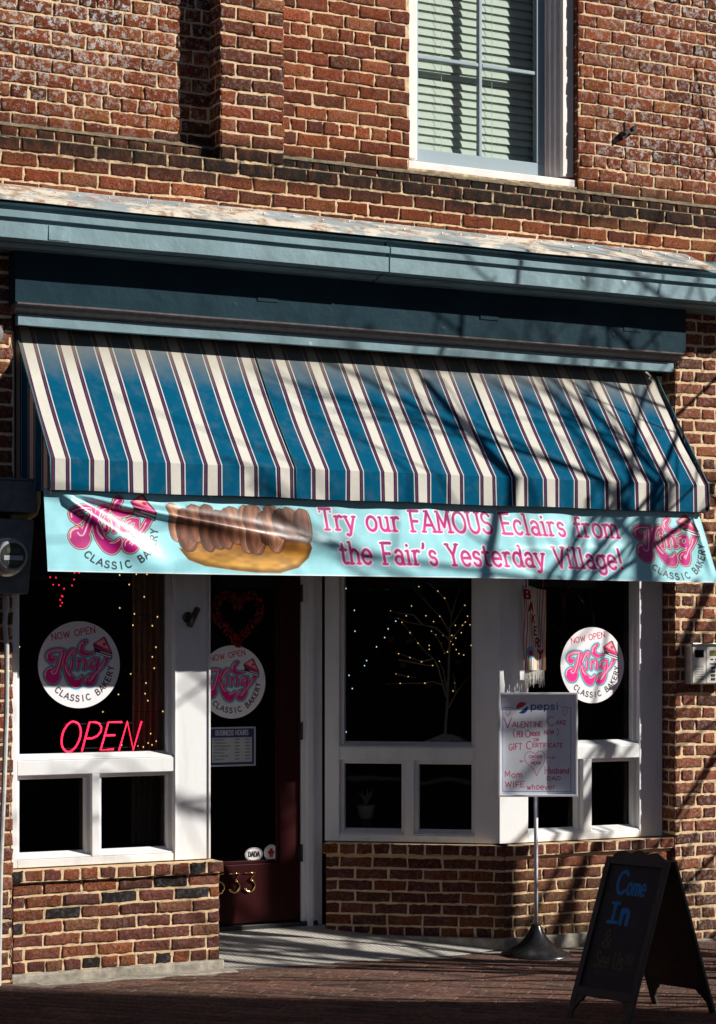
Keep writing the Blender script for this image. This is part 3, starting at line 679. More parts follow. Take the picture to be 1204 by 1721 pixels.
# skeleton alphabet: name -> (advance, strokes, slab serifs (x0, x1, y))
GL = {
 'A': (.74, [[(0, 0), (.37, 1), (.74, 0)], [(.14, .32), (.6, .32)]], [(-.1, .14, 0), (.6, .84, 0), (.2, .4, 1)]),
 'B': (.58, [[(0, 0), (0, 1)], [(0, 1), (.28, 1)] + arc(.28, .76, .24, .24, 90, -90) + [(0, .52)], [(.28, .52), (.32, .52)] + arc(.32, .26, .26, .26, 90, -90) + [(0, 0)]], []),
 'C': (.66, [arc(.38, .5, .38, .5, 48, 312)], []),
 'D': (.64, [[(0, 0), (0, 1), (.22, 1)] + arc(.22, .5, .42, .5, 90, -90) + [(0, 0)]], []),
 'E': (.54, [[(0, 0), (0, 1)], [(0, 1), (.52, 1)], [(0, .52), (.42, .52)], [(0, 0), (.54, 0)]], [(-.12, .0, 1), (-.12, 0, 0)]),
 'F': (.52, [[(.04, 0), (.04, 1)], [(.04, 1), (.54, 1)], [(.04, .5), (.42, .5)]], [(-.1, .2, 0), (-.1, 0, 1)]),
 'G': (.7, [arc(.38, .5, .38, .5, 48, 330) + [(.72, .44), (.44, .44)]], []),
 'H': (.62, [[(0, 0), (0, 1)], [(.62, 0), (.62, 1)], [(0, .5), (.62, .5)]], []),
 'I': (.14, [[(.07, 0), (.07, 1)]], []),
 'K': (.58, [[(0, 0), (0, 1)], [(.56, 1), (0, .42)], [(.16, .58), (.6, 0)]], []),
 'L': (.48, [[(0, 1), (0, 0), (.5, 0)]], []),
 'M': (.82, [[(.05, 0), (.09, 1), (.41, .25), (.73, 1), (.77, 0)]], [(-.1, .2, 0), (.62, .92, 0), (-.05, .1, 1), (.72, .87, 1)]),
 'N': (.64, [[(0, 0), (0, 1), (.64, 0), (.64, 1)]], []),
 'O': (.76, [arc(.38, .5, .38, .5, 0, 360, 28)], []),
 'P': (.56, [[(0, 0), (0, 1), (.3, 1)] + arc(.3, .74, .26, .26, 90, -90) + [(0, .48)]], []),
 'R': (.6, [[(0, 0), (0, 1), (.3, 1)] + arc(.3, .75, .25, .25, 90, -90) + [(0, .5)], [(.28, .5), (.58, 0)]], []),
 'S': (.56, [arc(.29, .75, .25, .25, 25, 265) + arc(.27, .25, .29, .26, 85, -155)], [(.0, .02, .2), (.52, .54, .84)]),
 'T': (.66, [[(.33, 0), (.33, 1)], [(0, 1), (.66, 1)]], [(.18, .48, 0), (.0, .0, .86), (.66, .66, .86)]),
 'U': (.68, [[(.04, 1), (.04, .34)] + arc(.34, .34, .3, .34, 180, 360) + [(.64, 1)]], [(-.1, .18, 1), (.5, .78, 1)]),
 'V': (.66, [[(0, 1), (.33, 0), (.66, 1)]], [(-.12, .12, 1), (.54, .78, 1)]),
 'W': (.94, [[(0, 1), (.24, 0), (.47, .85), (.7, 0), (.94, 1)]], []),
 'X': (.6, [[(0, 0), (.6, 1)], [(0, 1), (.6, 0)]], []),
 'Y': (.64, [[(0, 1), (.32, .48), (.64, 1)], [(.32, .48), (.32, 0)]], [(-.1, .12, 1), (.52, .74, 1), (.18, .46, 0)]),
 'a': (.52, [arc(.24, .19, .22, .19, 0, 360, 20), [(.47, 0), (.47, .45)] + arc(.25, .45, .22, .22, 0, 150, 8)], [(.47, .58, 0)]),
 'b': (.58, [[(.05, 0), (.05, 1)], arc(.3, .33, .26, .34, 0, 360, 20)], []),
 'c': (.5, [arc(.28, .33, .27, .34, 45, 315)], [(.46, .47, .5)]),
 'd': (.58, [arc(.26, .33, .26, .34, 0, 360, 20), [(.53, 0), (.53, 1)]], [(.42, .53, 1), (.53, .66, 0)]),
 'e': (.56, [arc(.28, .33, .28, .34, 0, 312, 20), [(.02, .35), (.55, .35)]], []),
 'f': (.36, [[(.15, 0), (.15, .78)] + arc(.33, .78, .18, .2, 180, 55, 8), [(0, .64), (.36, .64)]], [(0, .32, 0)]),
 'g': (.56, [arc(.26, .34, .26, .32, 0, 360, 20), [(.52, .66), (.52, -.06)] + arc(.27, -.06, .25, .22, 0, -150, 10)], [(.52, .64, .64)]),
 'h': (.56, [[(.05, 0), (.05, 1)], arc(.28, .4, .22, .26, 180, 0, 10) + [(.5, 0)]], [(-.06, .05, 1), (-.06, .18, 0), (.38, .62, 0)]),
 'i': (.22, [[(.11, 0), (.11, .64)], [(.11, .9), (.11, .91)]], [(-.02, .11, .64), (-.02, .24, 0)]),
 'l': (.22, [[(.11, 0), (.11, 1)]], [(-.02, .11, 1), (-.02, .24, 0)]),
 'm': (.92, [[(.05, 0), (.05, .64)], arc(.26, .4, .2, .26, 180, 0, 10) + [(.46, 0)], arc(.67, .4, .2, .26, 180, 0, 10) + [(.87, 0)]], [(-.06, .05, .64), (-.06, .16, 0), (.36, .57, 0), (.77, .99, 0)]),
 'n': (.56, [[(.05, 0), (.05, .64)], arc(.28, .4, .22, .26, 180, 0, 10) + [(.5, 0)]], [(-.06, .05, .64), (-.06, .18, 0), (.38, .62, 0)]),
 'o': (.58, [arc(.29, .33, .29, .34, 0, 360, 22)], []),
 'p': (.56, [[(.04, -.3), (.04, .64)], arc(.3, .33, .26, .33, 0, 360, 20)], []),
 'r': (.42, [[(.08, 0), (.08, .64)], arc(.3, .38, .22, .28, 180, 75, 8) + [(.4, .62)]], [(-.04, .08, .64), (-.04, .24, 0)]),
 's': (.44, [arc(.22, .5, .19, .16, 20, 265, 10) + arc(.21, .17, .21, .18, 85, -160, 10)], [(.39, .4, .56), (.02, .03, .08)]),
 't': (.38, [[(.15, .9), (.15, .18)] + arc(.32, .18, .17, .18, 180, 300, 8), [(0, .64), (.36, .64)]], []),
 'u': (.58, [[(.06, .64), (.06, .24)] + arc(.28, .24, .22, .24, 180, 360, 10), [(.5, 0), (.5, .64)]], [(-.05, .06, .64), (.4, .5, .64), (.5, .62, 0)]),
 'v': (.5, [[(0, .64), (.25, 0), (.5, .64)]], []),
 'w': (.7, [[(0, .64), (.18, 0), (.35, .55), (.52, 0), (.7, .64)]], []),
 'y': (.54, [[(0, .64), (.27, .0)], [(.54, .64), (.2, -.2), (.08, -.26), (0, -.22)]], [(-.1, .12, .64), (.42, .64, .64)]),
 "'": (.18, [[(.12, 1), (.11, .9), (.05, .8)]], []),
 '!': (.22, [[(.11, .32), (.11, 1)], [(.11, .03), (.11, .04)]], []),
 '&': (.66, [[(.6, 0), (.12, .68)] + arc(.28, .8, .17, .19, 190, -20, 10) + [(.1, .35)] + arc(.28, .22, .24, .22, 150, 350, 12) + [(.6, .45)]], []),
 '(': (.22, [arc(.3, .5, .28, .62, 130, 230)], []),
 ')': (.22, [arc(-.08, .5, .28, .62, 50, -50)], []),
 '-': (.3, [[(0, .45), (.3, .45)]], []),
 ' ': (.34, [], []),
}
def text_strokes(txt, x, y, h, r, track=.2, width=1.0, slab=0.0, fit=None, slant=0.0, fn=None, jit=0, rnd=None):
    """strokes for a line of text starting at x, baseline y, cap height h; r = half stroke as a share of h"""
    pen = 0.0; raw = []
    for ch in txt:
        adv, ss, sf = GL[ch]
        o = (rnd.uniform(-jit, jit) if rnd else 0.0)
        k = 1 + (rnd.uniform(-jit, jit) if rnd else 0.0)
        for st in ss: raw.append(([(pen + px * width, py * k + o) for px, py in st], r))
        if slab:
            for a, b, yy in sf: raw.append(([(pen + a * width, yy), (pen + b * width + 1e-4, yy)], r * slab))
        pen += adv * width + track
    tot = pen - track
    sx = h if fit is None else fit / tot
    out = []
    for st, rr in raw:
        pts = [(x + (px + slant * py) * sx, y + py * h) for px, py in st]
        if fn: pts = [fn(p) for p in pts]
        out.append((pts, rr * h))
    return out, tot * sx

# ---- the bakery's round emblem: unit disc coordinates, traced by eye
def zz(p): return [((a - 607) / 498.0, (730 - b) / 595.0) for a, b in p]
def zs(pts, r): return (smooth(zz(pts)), resample_r(r, len(pts)))
def smooth(p, n=5):
    p = np.asarray(p, float); out = []
    for i in range(len(p) - 1):
        p0 = p[max(i - 1, 0)]; p1 = p[i]; p2 = p[i + 1]; p3 = p[min(i + 2, len(p) - 1)]
        for t in np.linspace(0, 1, n, endpoint=False):
            out.append(.5 * ((2 * p1) + (-p0 + p2) * t + (2 * p0 - 5 * p1 + 4 * p2 - p3) * t * t + (-p0 + 3 * p1 - 3 * p2 + p3) * t ** 3))
    out.append(p[-1])
    return np.asarray(out)
def resample_r(r, m, n=5):
    r = np.asarray(r if hasattr(r, '__len__') else [r] * m, float) / 545.0
    return np.interp(np.linspace(0, m - 1, (m - 1) * n + 1), np.arange(m), r)
EMB = [
 zs([(272, 668), (244, 640), (232, 600), (255, 560), (305, 535), (365, 528), (425, 540)], [34, 40, 34, 30, 24, 20, 18]),
 zs([(268, 672), (296, 655), (318, 632)], [36, 26, 12]),
 zs([(415, 545), (398, 610), (372, 700), (350, 790), (318, 850), (285, 880)], [20, 30, 36, 36, 44, 60]),
 zs([(262, 790), (228, 830), (225, 880), (262, 930), (310, 930), (345, 880)], [24, 34, 42, 52, 52, 40]),
 zs([(262, 790), (288, 772), (296, 800)], [24, 18, 12]),
 zs([(425, 690), (452, 630), (482, 570), (520, 535), (552, 535)], [22, 30, 30, 26, 20]),
 zs([(552, 535), (562, 555), (540, 575)], [20, 14, 10]),
 zs([(428, 690), (448, 790), (480, 890), (530, 960), (575, 985), (615, 950), (640, 890)], [22, 36, 44, 58, 58, 36, 12]),
 zs([(530, 665), (522, 730), (516, 785)], [20, 20, 20]), zs([(540, 604), (542, 606)], [19, 19]),
 zs([(600, 662), (592, 730), (588, 786)], 19), zs([(600, 700), (640, 660), (676, 680), (672, 740), (668, 782), (700, 775)], [14, 20, 20, 20, 20, 12]),
 zs([(835, 660), (790, 652), (752, 680), (740, 735), (765, 775), (805, 750), (828, 700)], [16, 18, 22, 24, 20, 14, 12]),
 zs([(838, 655), (830, 740), (815, 830), (790, 925), (750, 985), (706, 985), (694, 930), (730, 880), (800, 850), (860, 790), (920, 700), (958, 625)], [18, 22, 26, 34, 40, 36, 26, 18, 14, 18, 26, 26]),
 zs([(688, 410), (650, 440), (624, 490), (632, 545), (680, 582), (740, 580), (795, 560)], [18, 30, 34, 36, 28, 18, 8]),
]
HIL = [
 zs([(222, 640), (222, 590), (262, 552), (330, 532), (400, 534)], 7), zs([(398, 560), (380, 650), (352, 760), (322, 840), (290, 850), (268, 820)], 7),
 zs([(196, 880), (206, 815), (240, 778), (275, 770)], 7), zs([(450, 680), (474, 612), (512, 548), (548, 528)], 6),
 zs([(438, 740), (458, 820), (496, 880)], 7), zs([(560, 930), (600, 925), (634, 890)], 5),
 zs([(514, 670), (506, 760)], 5), zs([(584, 670), (576, 770)], 5), zs([(640, 672), (655, 676), (652, 760)], 4),
 zs([(728, 730), (740, 680), (775, 662)], 5), zs([(745, 950), (780, 900), (815, 840), (880, 760), (920, 680)], 6), zs([(684, 960), (690, 915), (725, 880)], 5),
 zs([(610, 520), (618, 460), (655, 425)], 7),
]
def emblem(sh, cx, cy, sx, sy, disc, fade=1.0):
    T = lambda st: (np.asarray(st[0]) * (sx, sy) + (cx, cy), np.asarray(st[1]) * (sx + sy) / 2)
    u = (sx + sy) / 2
    S = [T(s) for s in EMB]
    pink = (236, 20, 140) if disc else (190, 14, 128)
    if disc:
        sh.stroke(S, (120, 215, 235), .050 * u, .9, .05 * u)
        sh.stroke(S, (40, 185, 215), .034 * u, 1, .03 * u)
        sh.stroke(S, (60, 20, 60), .016 * u)
        sh.stroke(S, (250, 168, 170), .004 * u)
        sh.stroke(S, pink, -.010 * u)
    else:
        sh.stroke(S, (40, 40, 48), .040 * u)
        sh.stroke(S, (250, 190, 165), .024 * u)
        sh.stroke(S, (150, 10, 100), .010 * u)
        sh.stroke(S, pink, .002 * u)
    sh.stroke([T(s) for s in HIL], (255, 205, 215), 0, .9)
    q = lambda p: [(cx + a * sx, cy + b * sy) for a, b in zz(p)]
    sh.poly(q([(772, 440), (905, 345), (925, 350), (1012, 560), (1012, 660), (1000, 655), (800, 575)]), (40, 26, 30))
    sh.poly(q([(782, 440), (908, 356), (1000, 560), (990, 566)]), (236, 60, 140))
    sh.poly(q([(812, 436), (906, 376), (972, 520)]), (252, 176, 160))
    sh.ell(*q([(915, 450)])[0], .045 * sx, .04 * sy, (225, 30, 110))
    sh.poly(q([(790, 470), (985, 562), (985, 580), (795, 492)]), (214, 40, 120))
    sh.poly(q([(806, 556), (1000, 622), (1000, 640), (812, 574)]), (250, 250, 250))
    sh.poly(q([(860, 542), (1004, 592), (1004, 604), (864, 556)]), (240, 240, 240))
    def bend(ch, ang, r0, hh, ww, rr, col):
        adv, ss, _ = GL[ch]; out = []
        for st in ss:
            pts = []
            for px, py in st:
                a = math.radians(ang) + (px - adv / 2) * ww / r0
                r = r0 - py * hh
                pts.append((cx + r * math.cos(a) * sx, cy + r * math.sin(a) * sy))
            out.append((pts, rr * u))
        sh.stroke(out, col)
    txt = 'CLASSIC BAKERY'
    for k, ch in enumerate(txt):
        bend(ch, 228 + k * 126.0 / (len(txt) - 1), .845, .135, .15, .015, (38, 34, 48))
    if disc:
        st, w = text_strokes('NOW OPEN', 0, 0, .145, .085, track=.24, width=.95, fit=1.06)
        a = math.radians(9.5); ca, sa = math.cos(a), math.sin(a)
        f = lambda p: (cx + (-.655 + p[0] * ca - p[1] * sa) * sx, cy + (.565 + p[0] * sa + p[1] * ca) * sy)
        sh.stroke([([f(p) for p in pts], r * u) for pts, r in st], (205, 20, 90))


def paint_sticker():
    sh = Sheet(-1.02, 1.02, -1.02, 1.02, 300, 300, (240, 238, 242))
    emblem(sh, 0, 0, 1, 1, True)
    return sh

BAN = (0.02, 3.985, 2.05, 2.45)
def paint_banner():
    x0, x1, z0, z1 = BAN
    sh = Sheet(x0, x1, z0, z1, 1800, 182, (160, 228, 240))
    X, Z = np.meshgrid(sh.x, sh.y)
    n = vnoise(X * 3, Z * 5, 3)
    sh.c *= (1 - .22 * (n - .3))[..., None]
    sh.c[Z < z0 + .006] = lin((226, 244, 248)); hem = np.abs(Z - z0 - .020) < .0016; sh.c[hem] *= .90
    emblem(sh, .372, 2.277, .277, .247, False)
    emblem(sh, 3.715, 2.272, .277, .247, False)
    # the pastry picture
    def bun(tt): pass
    ox, oz = .66, 2.06
    sx, sz = .82 / 1000.0, .36 / 480.0
    q = lambda p: [(ox + a * sx, oz + (480 - b) * sz) for a, b in p]
    body = q([(110, 330), (60, 320), (120, 400), (230, 440), (420, 465), (560, 478), (720, 478), (850, 440), (930, 370), (960, 300), (940, 240), (500, 230), (150, 250)])
    w, D = sh.poly(body, (186, 124, 44))
    i0, i1, j0, j1 = w
    XX, ZZ = np.meshgrid(sh.x[i0:i1], sh.y[j0:j1])
    ins = np.clip(-D / .004, 0, 1)[..., None]
    t = np.clip((ZZ - (oz + .03)) / .14, 0, 1)[..., None]
    col = lin((214, 160, 66)) * (1 - t) + lin((150, 84, 26)) * t
    col = col * (.7 + .6 * vnoise(XX * 26, ZZ * 60, 5))[..., None]
    edge = np.clip(-D / .03, 0.35, 1)[..., None]
    sh.c[j0:j1, i0:i1] = sh.c[j0:j1, i0:i1] * (1 - ins) + col * edge * ins
    rs = random.Random(4)
    # piped chocolate ruffles, back to front
    rows = [(95, 30, 20, 330, 52)]
    for k in range(14):
        cx = 62 + k * 65 + rs.uniform(-10, 10); w0 = rs.uniform(58, 84); yt = rs.uniform(4, 60); yb = rs.uniform(265, 350) - max(0, k - 9) * 14; tw = rs.uniform(-22, 22)
        out = [(cx - 8 + tw, yt), (cx + w0 * .7 + tw, yt + 22), (cx + w0, yt + (yb - yt) * .42), (cx + w0 * .85, yt + (yb - yt) * .80), (cx + w0 * .42, yb), (cx - w0 * .22, yb - 6), (cx - w0 * .62, yt + (yb - yt) * .84), (cx - w0 * .8, yt + (yb - yt) * .4), (cx - w0 * .6 + tw, yt + 30), (cx - 8 + tw, yt)]
        p = smooth(q(out), 6); base = np.array(rs.choice([(136, 90, 68), (168, 118, 92), (104, 64, 48), (184, 132, 104), (120, 76, 58)]), float)
        sh.poly(p, base * .34, .0035); sh.poly(p, base)
        def rib(f, rr, m, op, soft):
            line = smooth(q([(cx + w0 * f + tw, yt + 20), (cx + w0 * f * 1.25, yt + (yb - yt) * .42), (cx + w0 * f, yt + (yb - yt) * .75), (cx + w0 * f * .3 + tw * .3, yb - 16)]), 5)
            sh.stroke([(line, rr)], np.clip(base * m, 0, 255), 0, op, soft)
        rib(-.52, .008, .55, .75, .016); rib(-.15, .010, 1.22, .6, .016); rib(.42, .009, 1.30, .7, .012); rib(.72, .0035, 1.55, .7, .005); rib(.12, .0012, .6, .6, None); rib(-.30, .0012, .65, .6, None); rib(.58, .0012, .7, .5, None)
        for _ in range(3):
            fx, fy = rs.uniform(-.4, .6), rs.uniform(.2, .7); a = np.array(q([(cx + w0 * fx, yt + (yb - yt) * fy)])[0]); sh.ell(a[0], a[1], rs.uniform(.004, .010), rs.uniform(.006, .016), np.clip(base * rs.choice([.6, 1.4]), 0, 255), .5, .008)
    # lettering
    for txt, xa, xb, zb, h in (("Try our FAMOUS Eclairs from", 1.527, 3.385, 2.292, .108), ("the Fair's Yesterday Village!", 1.61, 3.36, 2.117, .110)):
        st, tot = text_strokes(txt, xa, zb, h, .074, track=.185, width=.84, slab=.72, fit=xb - xa)
        sh.stroke(st, (250, 240, 250), .0075)
        w, D = sh.sdf_strokes(st, .01)
        i0, i1, j0, j1 = w
        tt = np.clip((sh.y[j0:j1] - zb) / h, 0, 1)[:, None, None]
        col = lin((226, 18, 150)) * (1 - tt) + lin((160, 6, 112)) * tt
        a = np.clip(.5 - D / sh.px, 0, 1)[..., None]
        sh.c[j0:j1, i0:i1] = sh.c[j0:j1, i0:i1] * (1 - a) + col * a
    return sh

def paint_menu():
    W, H = .43, .575
    sh = Sheet(-W / 2, W / 2, -H / 2, H / 2, 260, 344, (226, 230, 240))
    f = lambda x, y: ((x - 575) / 850.0 * W, (745 - y) / 1180.0 * H)
    fr = [f(178, 308), f(178, 1302), f(955, 1302), f(955, 308)]
    navy = (28, 84, 150)
    sh.stroke([([f(300, 308)] + fr + [f(840, 300)], .0016)], navy)
    c = f(398, 310); R = .034
    sh.ell(c[0], c[1], R, R * 1.02, (238, 240, 246))
    i0, i1, j0, j1 = w = sh.win(c[0] - R * 1.2, c[0] + R * 1.2, c[1] - R * 1.2, c[1] + R * 1.2)
    X, Y = np.meshgrid((sh.x[i0:i1] - c[0]) / R, (sh.y[j0:j1] - c[1]) / R)
    dd = np.hypot(X, Y) - 1
    sh.blend(w, np.maximum(dd, .12 + .55 * X + .22 * X * X - Y) * R, (190, 24, 44))
    sh.blend(w, np.maximum(dd, Y - (-.42 + .75 * X + .1 * X * X)) * R, (16, 66, 150))
    st, t = text_strokes('pepsi', *f(500, 330), .040, .085, track=.2, fit=310 / 850 * W)
    sh.stroke(st, (20, 60, 140))
    red = (196, 24, 92); rn = random.Random(7)
    def hw(txt, x, y, h, x1, r=.05, jit=.05, slant=0.0):
        st, t = text_strokes(txt, *f(x, y), h / 1180 * H, r, track=.24, fit=(x1 - x) / 850 * W, jit=jit, rnd=rn, slant=slant)
        sh.stroke(st, red, .0004)
    hw('V', 190, 545, 120, 275, .04); hw('ALENTINE', 290, 535, 62, 632, .07); hw('C', 686, 522, 105, 765, .04); hw('AKE', 785, 508, 48, 900, .09)
    hw('(', 296, 660, 100, 330, .04, 0); hw('PER', 340, 655, 66, 410, .06); hw('O', 436, 655, 85, 490, .05); hw('RDER', 500, 640, 42, 602, .09); hw('NOW', 652, 622, 46, 762, .08); hw(')', 786, 640, 90, 815, .04, 0)
    hw('OR', 530, 705, 32, 590, .1)
    hw('GIFT', 248, 808, 72, 395, .06); hw('C', 448, 800, 92, 505, .05); hw('ERTIFICATE', 520, 775, 46, 862, .09)
    heart = smooth([f(565, 1118), f(530, 1040), f(450, 960), f(428, 895), f(450, 840), (f(500, 832)), f(555, 855), f(590, 825), f(640, 832), f(660, 900), f(640, 980), f(590, 1060), f(565, 1118)], 6)
    sh.stroke([(heart, .0016)], red)
    sh.stroke([([f(660, 902), f(772, 902)], .0015), ([f(738, 882), f(774, 902), f(740, 922)], .0015), ([f(375, 945), f(432, 940)], .0015), ([f(372, 932), f(398, 960)], .0014), ([f(372, 958), f(400, 930)], .0014)], red)
    hw('ORDER', 478, 905, 30, 628, .1); hw('-', 505, 935, 20, 540, .12, 0); hw('NOW', 502, 980, 34, 612, .1)
    hw('M', 200, 1130, 72, 262, .05); hw('om', 280, 1130, 62, 395, .07); hw('WIFE', 205, 1250, 64, 425, .06)
    hw('H', 660, 1100, 90, 705, .04); hw('usband', 718, 1085, 66, 935, .07); hw('DAD', 685, 1165, 40, 835, .1); hw('whoever', 455, 1278, 66, 775, .06)
    for hx, hy in ((238, 360), (885, 358)):
        hp = smooth([f(hx, hy + 45), f(hx - 30, hy), f(hx - 22, hy - 28), f(hx, hy - 10), f(hx + 22, hy - 32), f(hx + 30, hy - 4), f(hx, hy + 45)], 5)
        sh.stroke([(hp, .0015)], red)
    return sh

def paint_chalk():
    W, H = .30, .50
    sh = Sheet(-W / 2, W / 2, -H / 2, H / 2, 180, 300, (34, 34, 36))
    X, Y = np.meshgrid(sh.x, sh.y)
    sh.c *= (.8 + .5 * vnoise(X * 40, Y * 25, 9))[..., None]
    blue = (20, 120, 185); gold = (84, 80, 40)
    def t(txt, x, y, h, fit, r, col, sl=0):
        st, _ = text_strokes(txt, x, y, h, r, track=.22, fit=fit, slant=sl); sh.stroke(st, col)
    t('C', -.085, .135, .090, .05, .08, blue); t('ome', -.022, .135, .066, .10, .085, blue)
    sh.stroke([([(-.085, .095), (-.045, .095)], .006), ([(-.065, .095), (-.065, .02)], .009), ([(-.09, .018), (-.04, .018)], .007)], blue)
    t('n', -.022, .018, .080, .045, .13, blue)
    t('&', -.085, -.085, .07, .042, .05, gold)
    t('See', -.10, -.165, .062, .075, .05, gold); t('Us', .0, -.165, .066, .055, .05, gold); t('!!!', .066, -.16, .06, .04, .05, gold)
    sh.stroke([([(-.09, -.185), (-.05, -.183)], .0015), ([(.005, -.187), (.04, -.184)], .0015)], gold)
    return sh

def paint_hours():
    W, H = .296, .222
    sh = Sheet(-W / 2, W / 2, -H / 2, H / 2, 150, 112, (176, 180, 184))
    sh.poly([(-.138, -.102), (.138, -.102), (.138, .102), (-.138, .102)], (38, 46, 96))
    sh.poly([(-.124, -.088), (.124, -.088), (.124, .052), (-.124, .052)], (176, 180, 182))
    st, _ = text_strokes('BUSINESS HOURS', -.10, .066, .026, .09, fit=.20); sh.stroke(st, (190, 196, 206))
    for k, d in enumerate(('MONDAY', 'TUESDAY', 'WEDNESDAY', 'THURSDAY', 'FRIDAY', 'SATURDAY', 'SUNDAY')):
        y = .036 - k * .0185
        st, _ = text_strokes(d, -.115, y, .0095, .12, fit=.0115 * len(d)); sh.stroke(st, (50, 52, 66))
        for a in (.02, .085): sh.stroke([([(a, y + .005), (a + .024, y + .005)], .0032)], (70, 72, 84), 0, .8)
    return sh

def paint_towel():
    W, H = .135, .47
    sh = Sheet(-W / 2, W / 2, -H / 2, H / 2, 110, 330, (226, 214, 200))
    cols = [(60, 70, 140), (190, 60, 70), (206, 160, 70), (46, 84, 60), (60, 70, 150), (190, 60, 70), (214, 150, 100), (206, 160, 70), (44, 70, 60), (56, 70, 160), (180, 56, 60), (220, 130, 60)]
    for k, c in enumerate(cols):
        x = -W / 2 + (k + .5) * W / len(cols)
        yy = np.linspace(-H / 2, H / 2, 12)
        sh.stroke([([(x + .004 * math.sin(y * 18 + k), y) for y in yy], .0021)], c)
    for k, ch in enumerate('BAKERY'):
        st, _ = text_strokes(ch, -.056 + k * .0175, .165 - k * .066, .046, .12, fit=.022); sh.stroke(st, (150, 26, 40))
    sh.ell(-.03, -.135, .024, .036, (96, 170, 190)); sh.ell(-.03, -.137, .014, .016, (190, 50, 90))
    return sh

def paint_oval():
    sh = Sheet(-1.02, 1.02, -1.02, 1.02, 60, 60, (226, 220, 220))
    sh.ell(0, 0, .96, .96, (60, 58, 60)); sh.ell(0, 0, .86, .86, (226, 220, 220))
    st, _ = text_strokes('DADA', -.62, -.36, .72, .11, fit=1.24); sh.stroke(st, (20, 20, 22))
    return sh
def paint_cupcake():
    sh = Sheet(-1.02, 1.02, -1.02, 1.02, 60, 60, (228, 222, 222))
    sh.ell(0, 0, .9, .9, (150, 150, 152)); sh.ell(0, 0, .86, .86, (228, 222, 222))
    sh.poly([(-.34, -.06), (.34, -.06), (.24, -.56), (-.24, -.56)], (200, 60, 70))
    for x, y, r in ((-.28, .06, .2), (0, .1, .24), (.28, .06, .2), (0, .34, .24)): sh.ell(x, y, r, r * .9, (150, 24, 34))
    return sh
def ink_sheet(name, sh, place, parent, mat, keep=None, flip=False):
    """lay a painted Sheet out as a fine mesh; place(X, Y) -> world points"""
    X, Y = np.meshgrid(sh.x, sh.y); P = place(X.ravel(), Y.ravel())
    q = gridq(sh.nx, sh.ny)
    if keep is not None: q = q[keep(X.ravel(), Y.ravel())[q].any(1)]
    if flip: q = q[:, ::-1]
    c = sh.c.reshape(-1, 3)
    if keep is not None:
        u = np.unique(q); mp = np.zeros(len(P), int); mp[u] = np.arange(len(u)); q = mp[q]; P = P[u]; c = c[u]
    return raw_mesh(name, P, q, [mat], parent, True, None, (('ink', c),))
M['paper'] = print_mat('printed_vinyl', .45)
M['vinyl'] = print_mat('glossy_banner_vinyl', .34, .10, 1.0)
M['board'] = print_mat('whiteboard', .4)
M['slate_board'] = print_mat('chalk_board', .75)
M['cloth'] = print_mat('woven_cloth', .9, .6, .1)

# ================================================================ AWNING
def awning_mat():
    m, t, b = nodes('striped_canvas')
    su = N(t, 'Attribute', attribute_name='su').outputs['Fac']
    ph = mth(t, 'FRACT', su)
    r = t.nodes.new('ShaderNodeValToRGB'); r.color_ramp.interpolation = 'CONSTANT'; e = r.color_ramp.elements
    wh, nv, rd, bl = (.65, .63, .565, 1), (.022, .028, .085, 1), (.14, .030, .050, 1), (.0, .085, .172, 1)
    st = [(0, wh), (.262, nv), (.300, rd), (.330, nv), (.366, wh), (.394, bl), (.866, wh), (.893, nv), (.930, rd), (.962, nv)]
    while len(e) < len(st): e.new(.5)
    for k, (p, c) in zip(e, st): k.position = p; k.color = c
    L(t, ph, r.inputs[0])
    pos = N(t, 'NewGeometry').outputs['Position']; sx = N(t, 'SeparateXYZ'); L(t, pos, sx.inputs[0])
    n1 = noise(t, 5, 6, .65); n2 = noise(t, 14, 5, .6)
    h = mth(t, 'ADD', sx.outputs[2], mth(t, 'MULTIPLY', n1, .22))
    fade = ramp(t, h, [(0.0, 0.0), (1.0, 1.0)])
    mr = N(t, 'MapRange'); mr.inputs[1].default_value = 3.13; mr.inputs[2].default_value = 3.38; L(t, h, mr.inputs[0])
    c = mixc(t, mth(t, 'MULTIPLY', mr.outputs[0], .66), r.outputs[0], (.27, .235, .175))
    c = mixc(t, mth(t, 'MULTIPLY', ramp(t, n2, [(.48, 0.0), (.75, 1.0)]), .10), c, (.30, .27, .22))
    L(t, c, b.inputs['Base Color']); b.inputs['Roughness'].default_value = .9; b.inputs['Specular IOR Level'].default_value = .05
    wv = N(t, 'TexWave'); wv.inputs['Scale'].default_value = 180; L(t, pos, wv.inputs['Vector'])
    bump(t, b, mth(t, 'ADD', mth(t, 'MULTIPLY', noise(t, 26, 4), .8), mth(t, 'MULTIPLY', wv.outputs['Fac'], .05)), .25, .008)
    tl = N(t, 'BsdfTranslucent'); L(t, c, tl.inputs[0])
    mx = N(t, 'MixShader'); mx.inputs[0].default_value = .10; L(t, b.outputs[0], mx.inputs[1]); L(t, tl.outputs[0], mx.inputs[2]); L(t, mx.outputs[0], t.nodes['Material Output'].inputs[0])
    return m
M['canvas'] = awning_mat()
M['piping'] = plain('green_piping', (.02, .10, .11), .7)
aw = thing('awning', 'blue and white striped fabric awning over the shopfront', 'awning', (2.0, -.2, 2.44))
AWX0, AWX1, PER = .041, 3.967, .2014
def awn(x, t):
    """t 0..1 down the slope, gentle sag between the frame arms"""
    sag = .014 * np.sin(np.pi * t) * (.55 + .45 * np.cos((x - 1.36) * 2 * np.pi / 1.31)) + (vnoise(x * 4, t * 3, 6) - .5) * .010 * np.sin(np.pi * np.clip(t, 0, 1))
    y = 0.100 - .530 * t + sag * .85; z = 3.300 - .704 * t - sag * .5
    return y, z
nx, nt_ = 260, 26
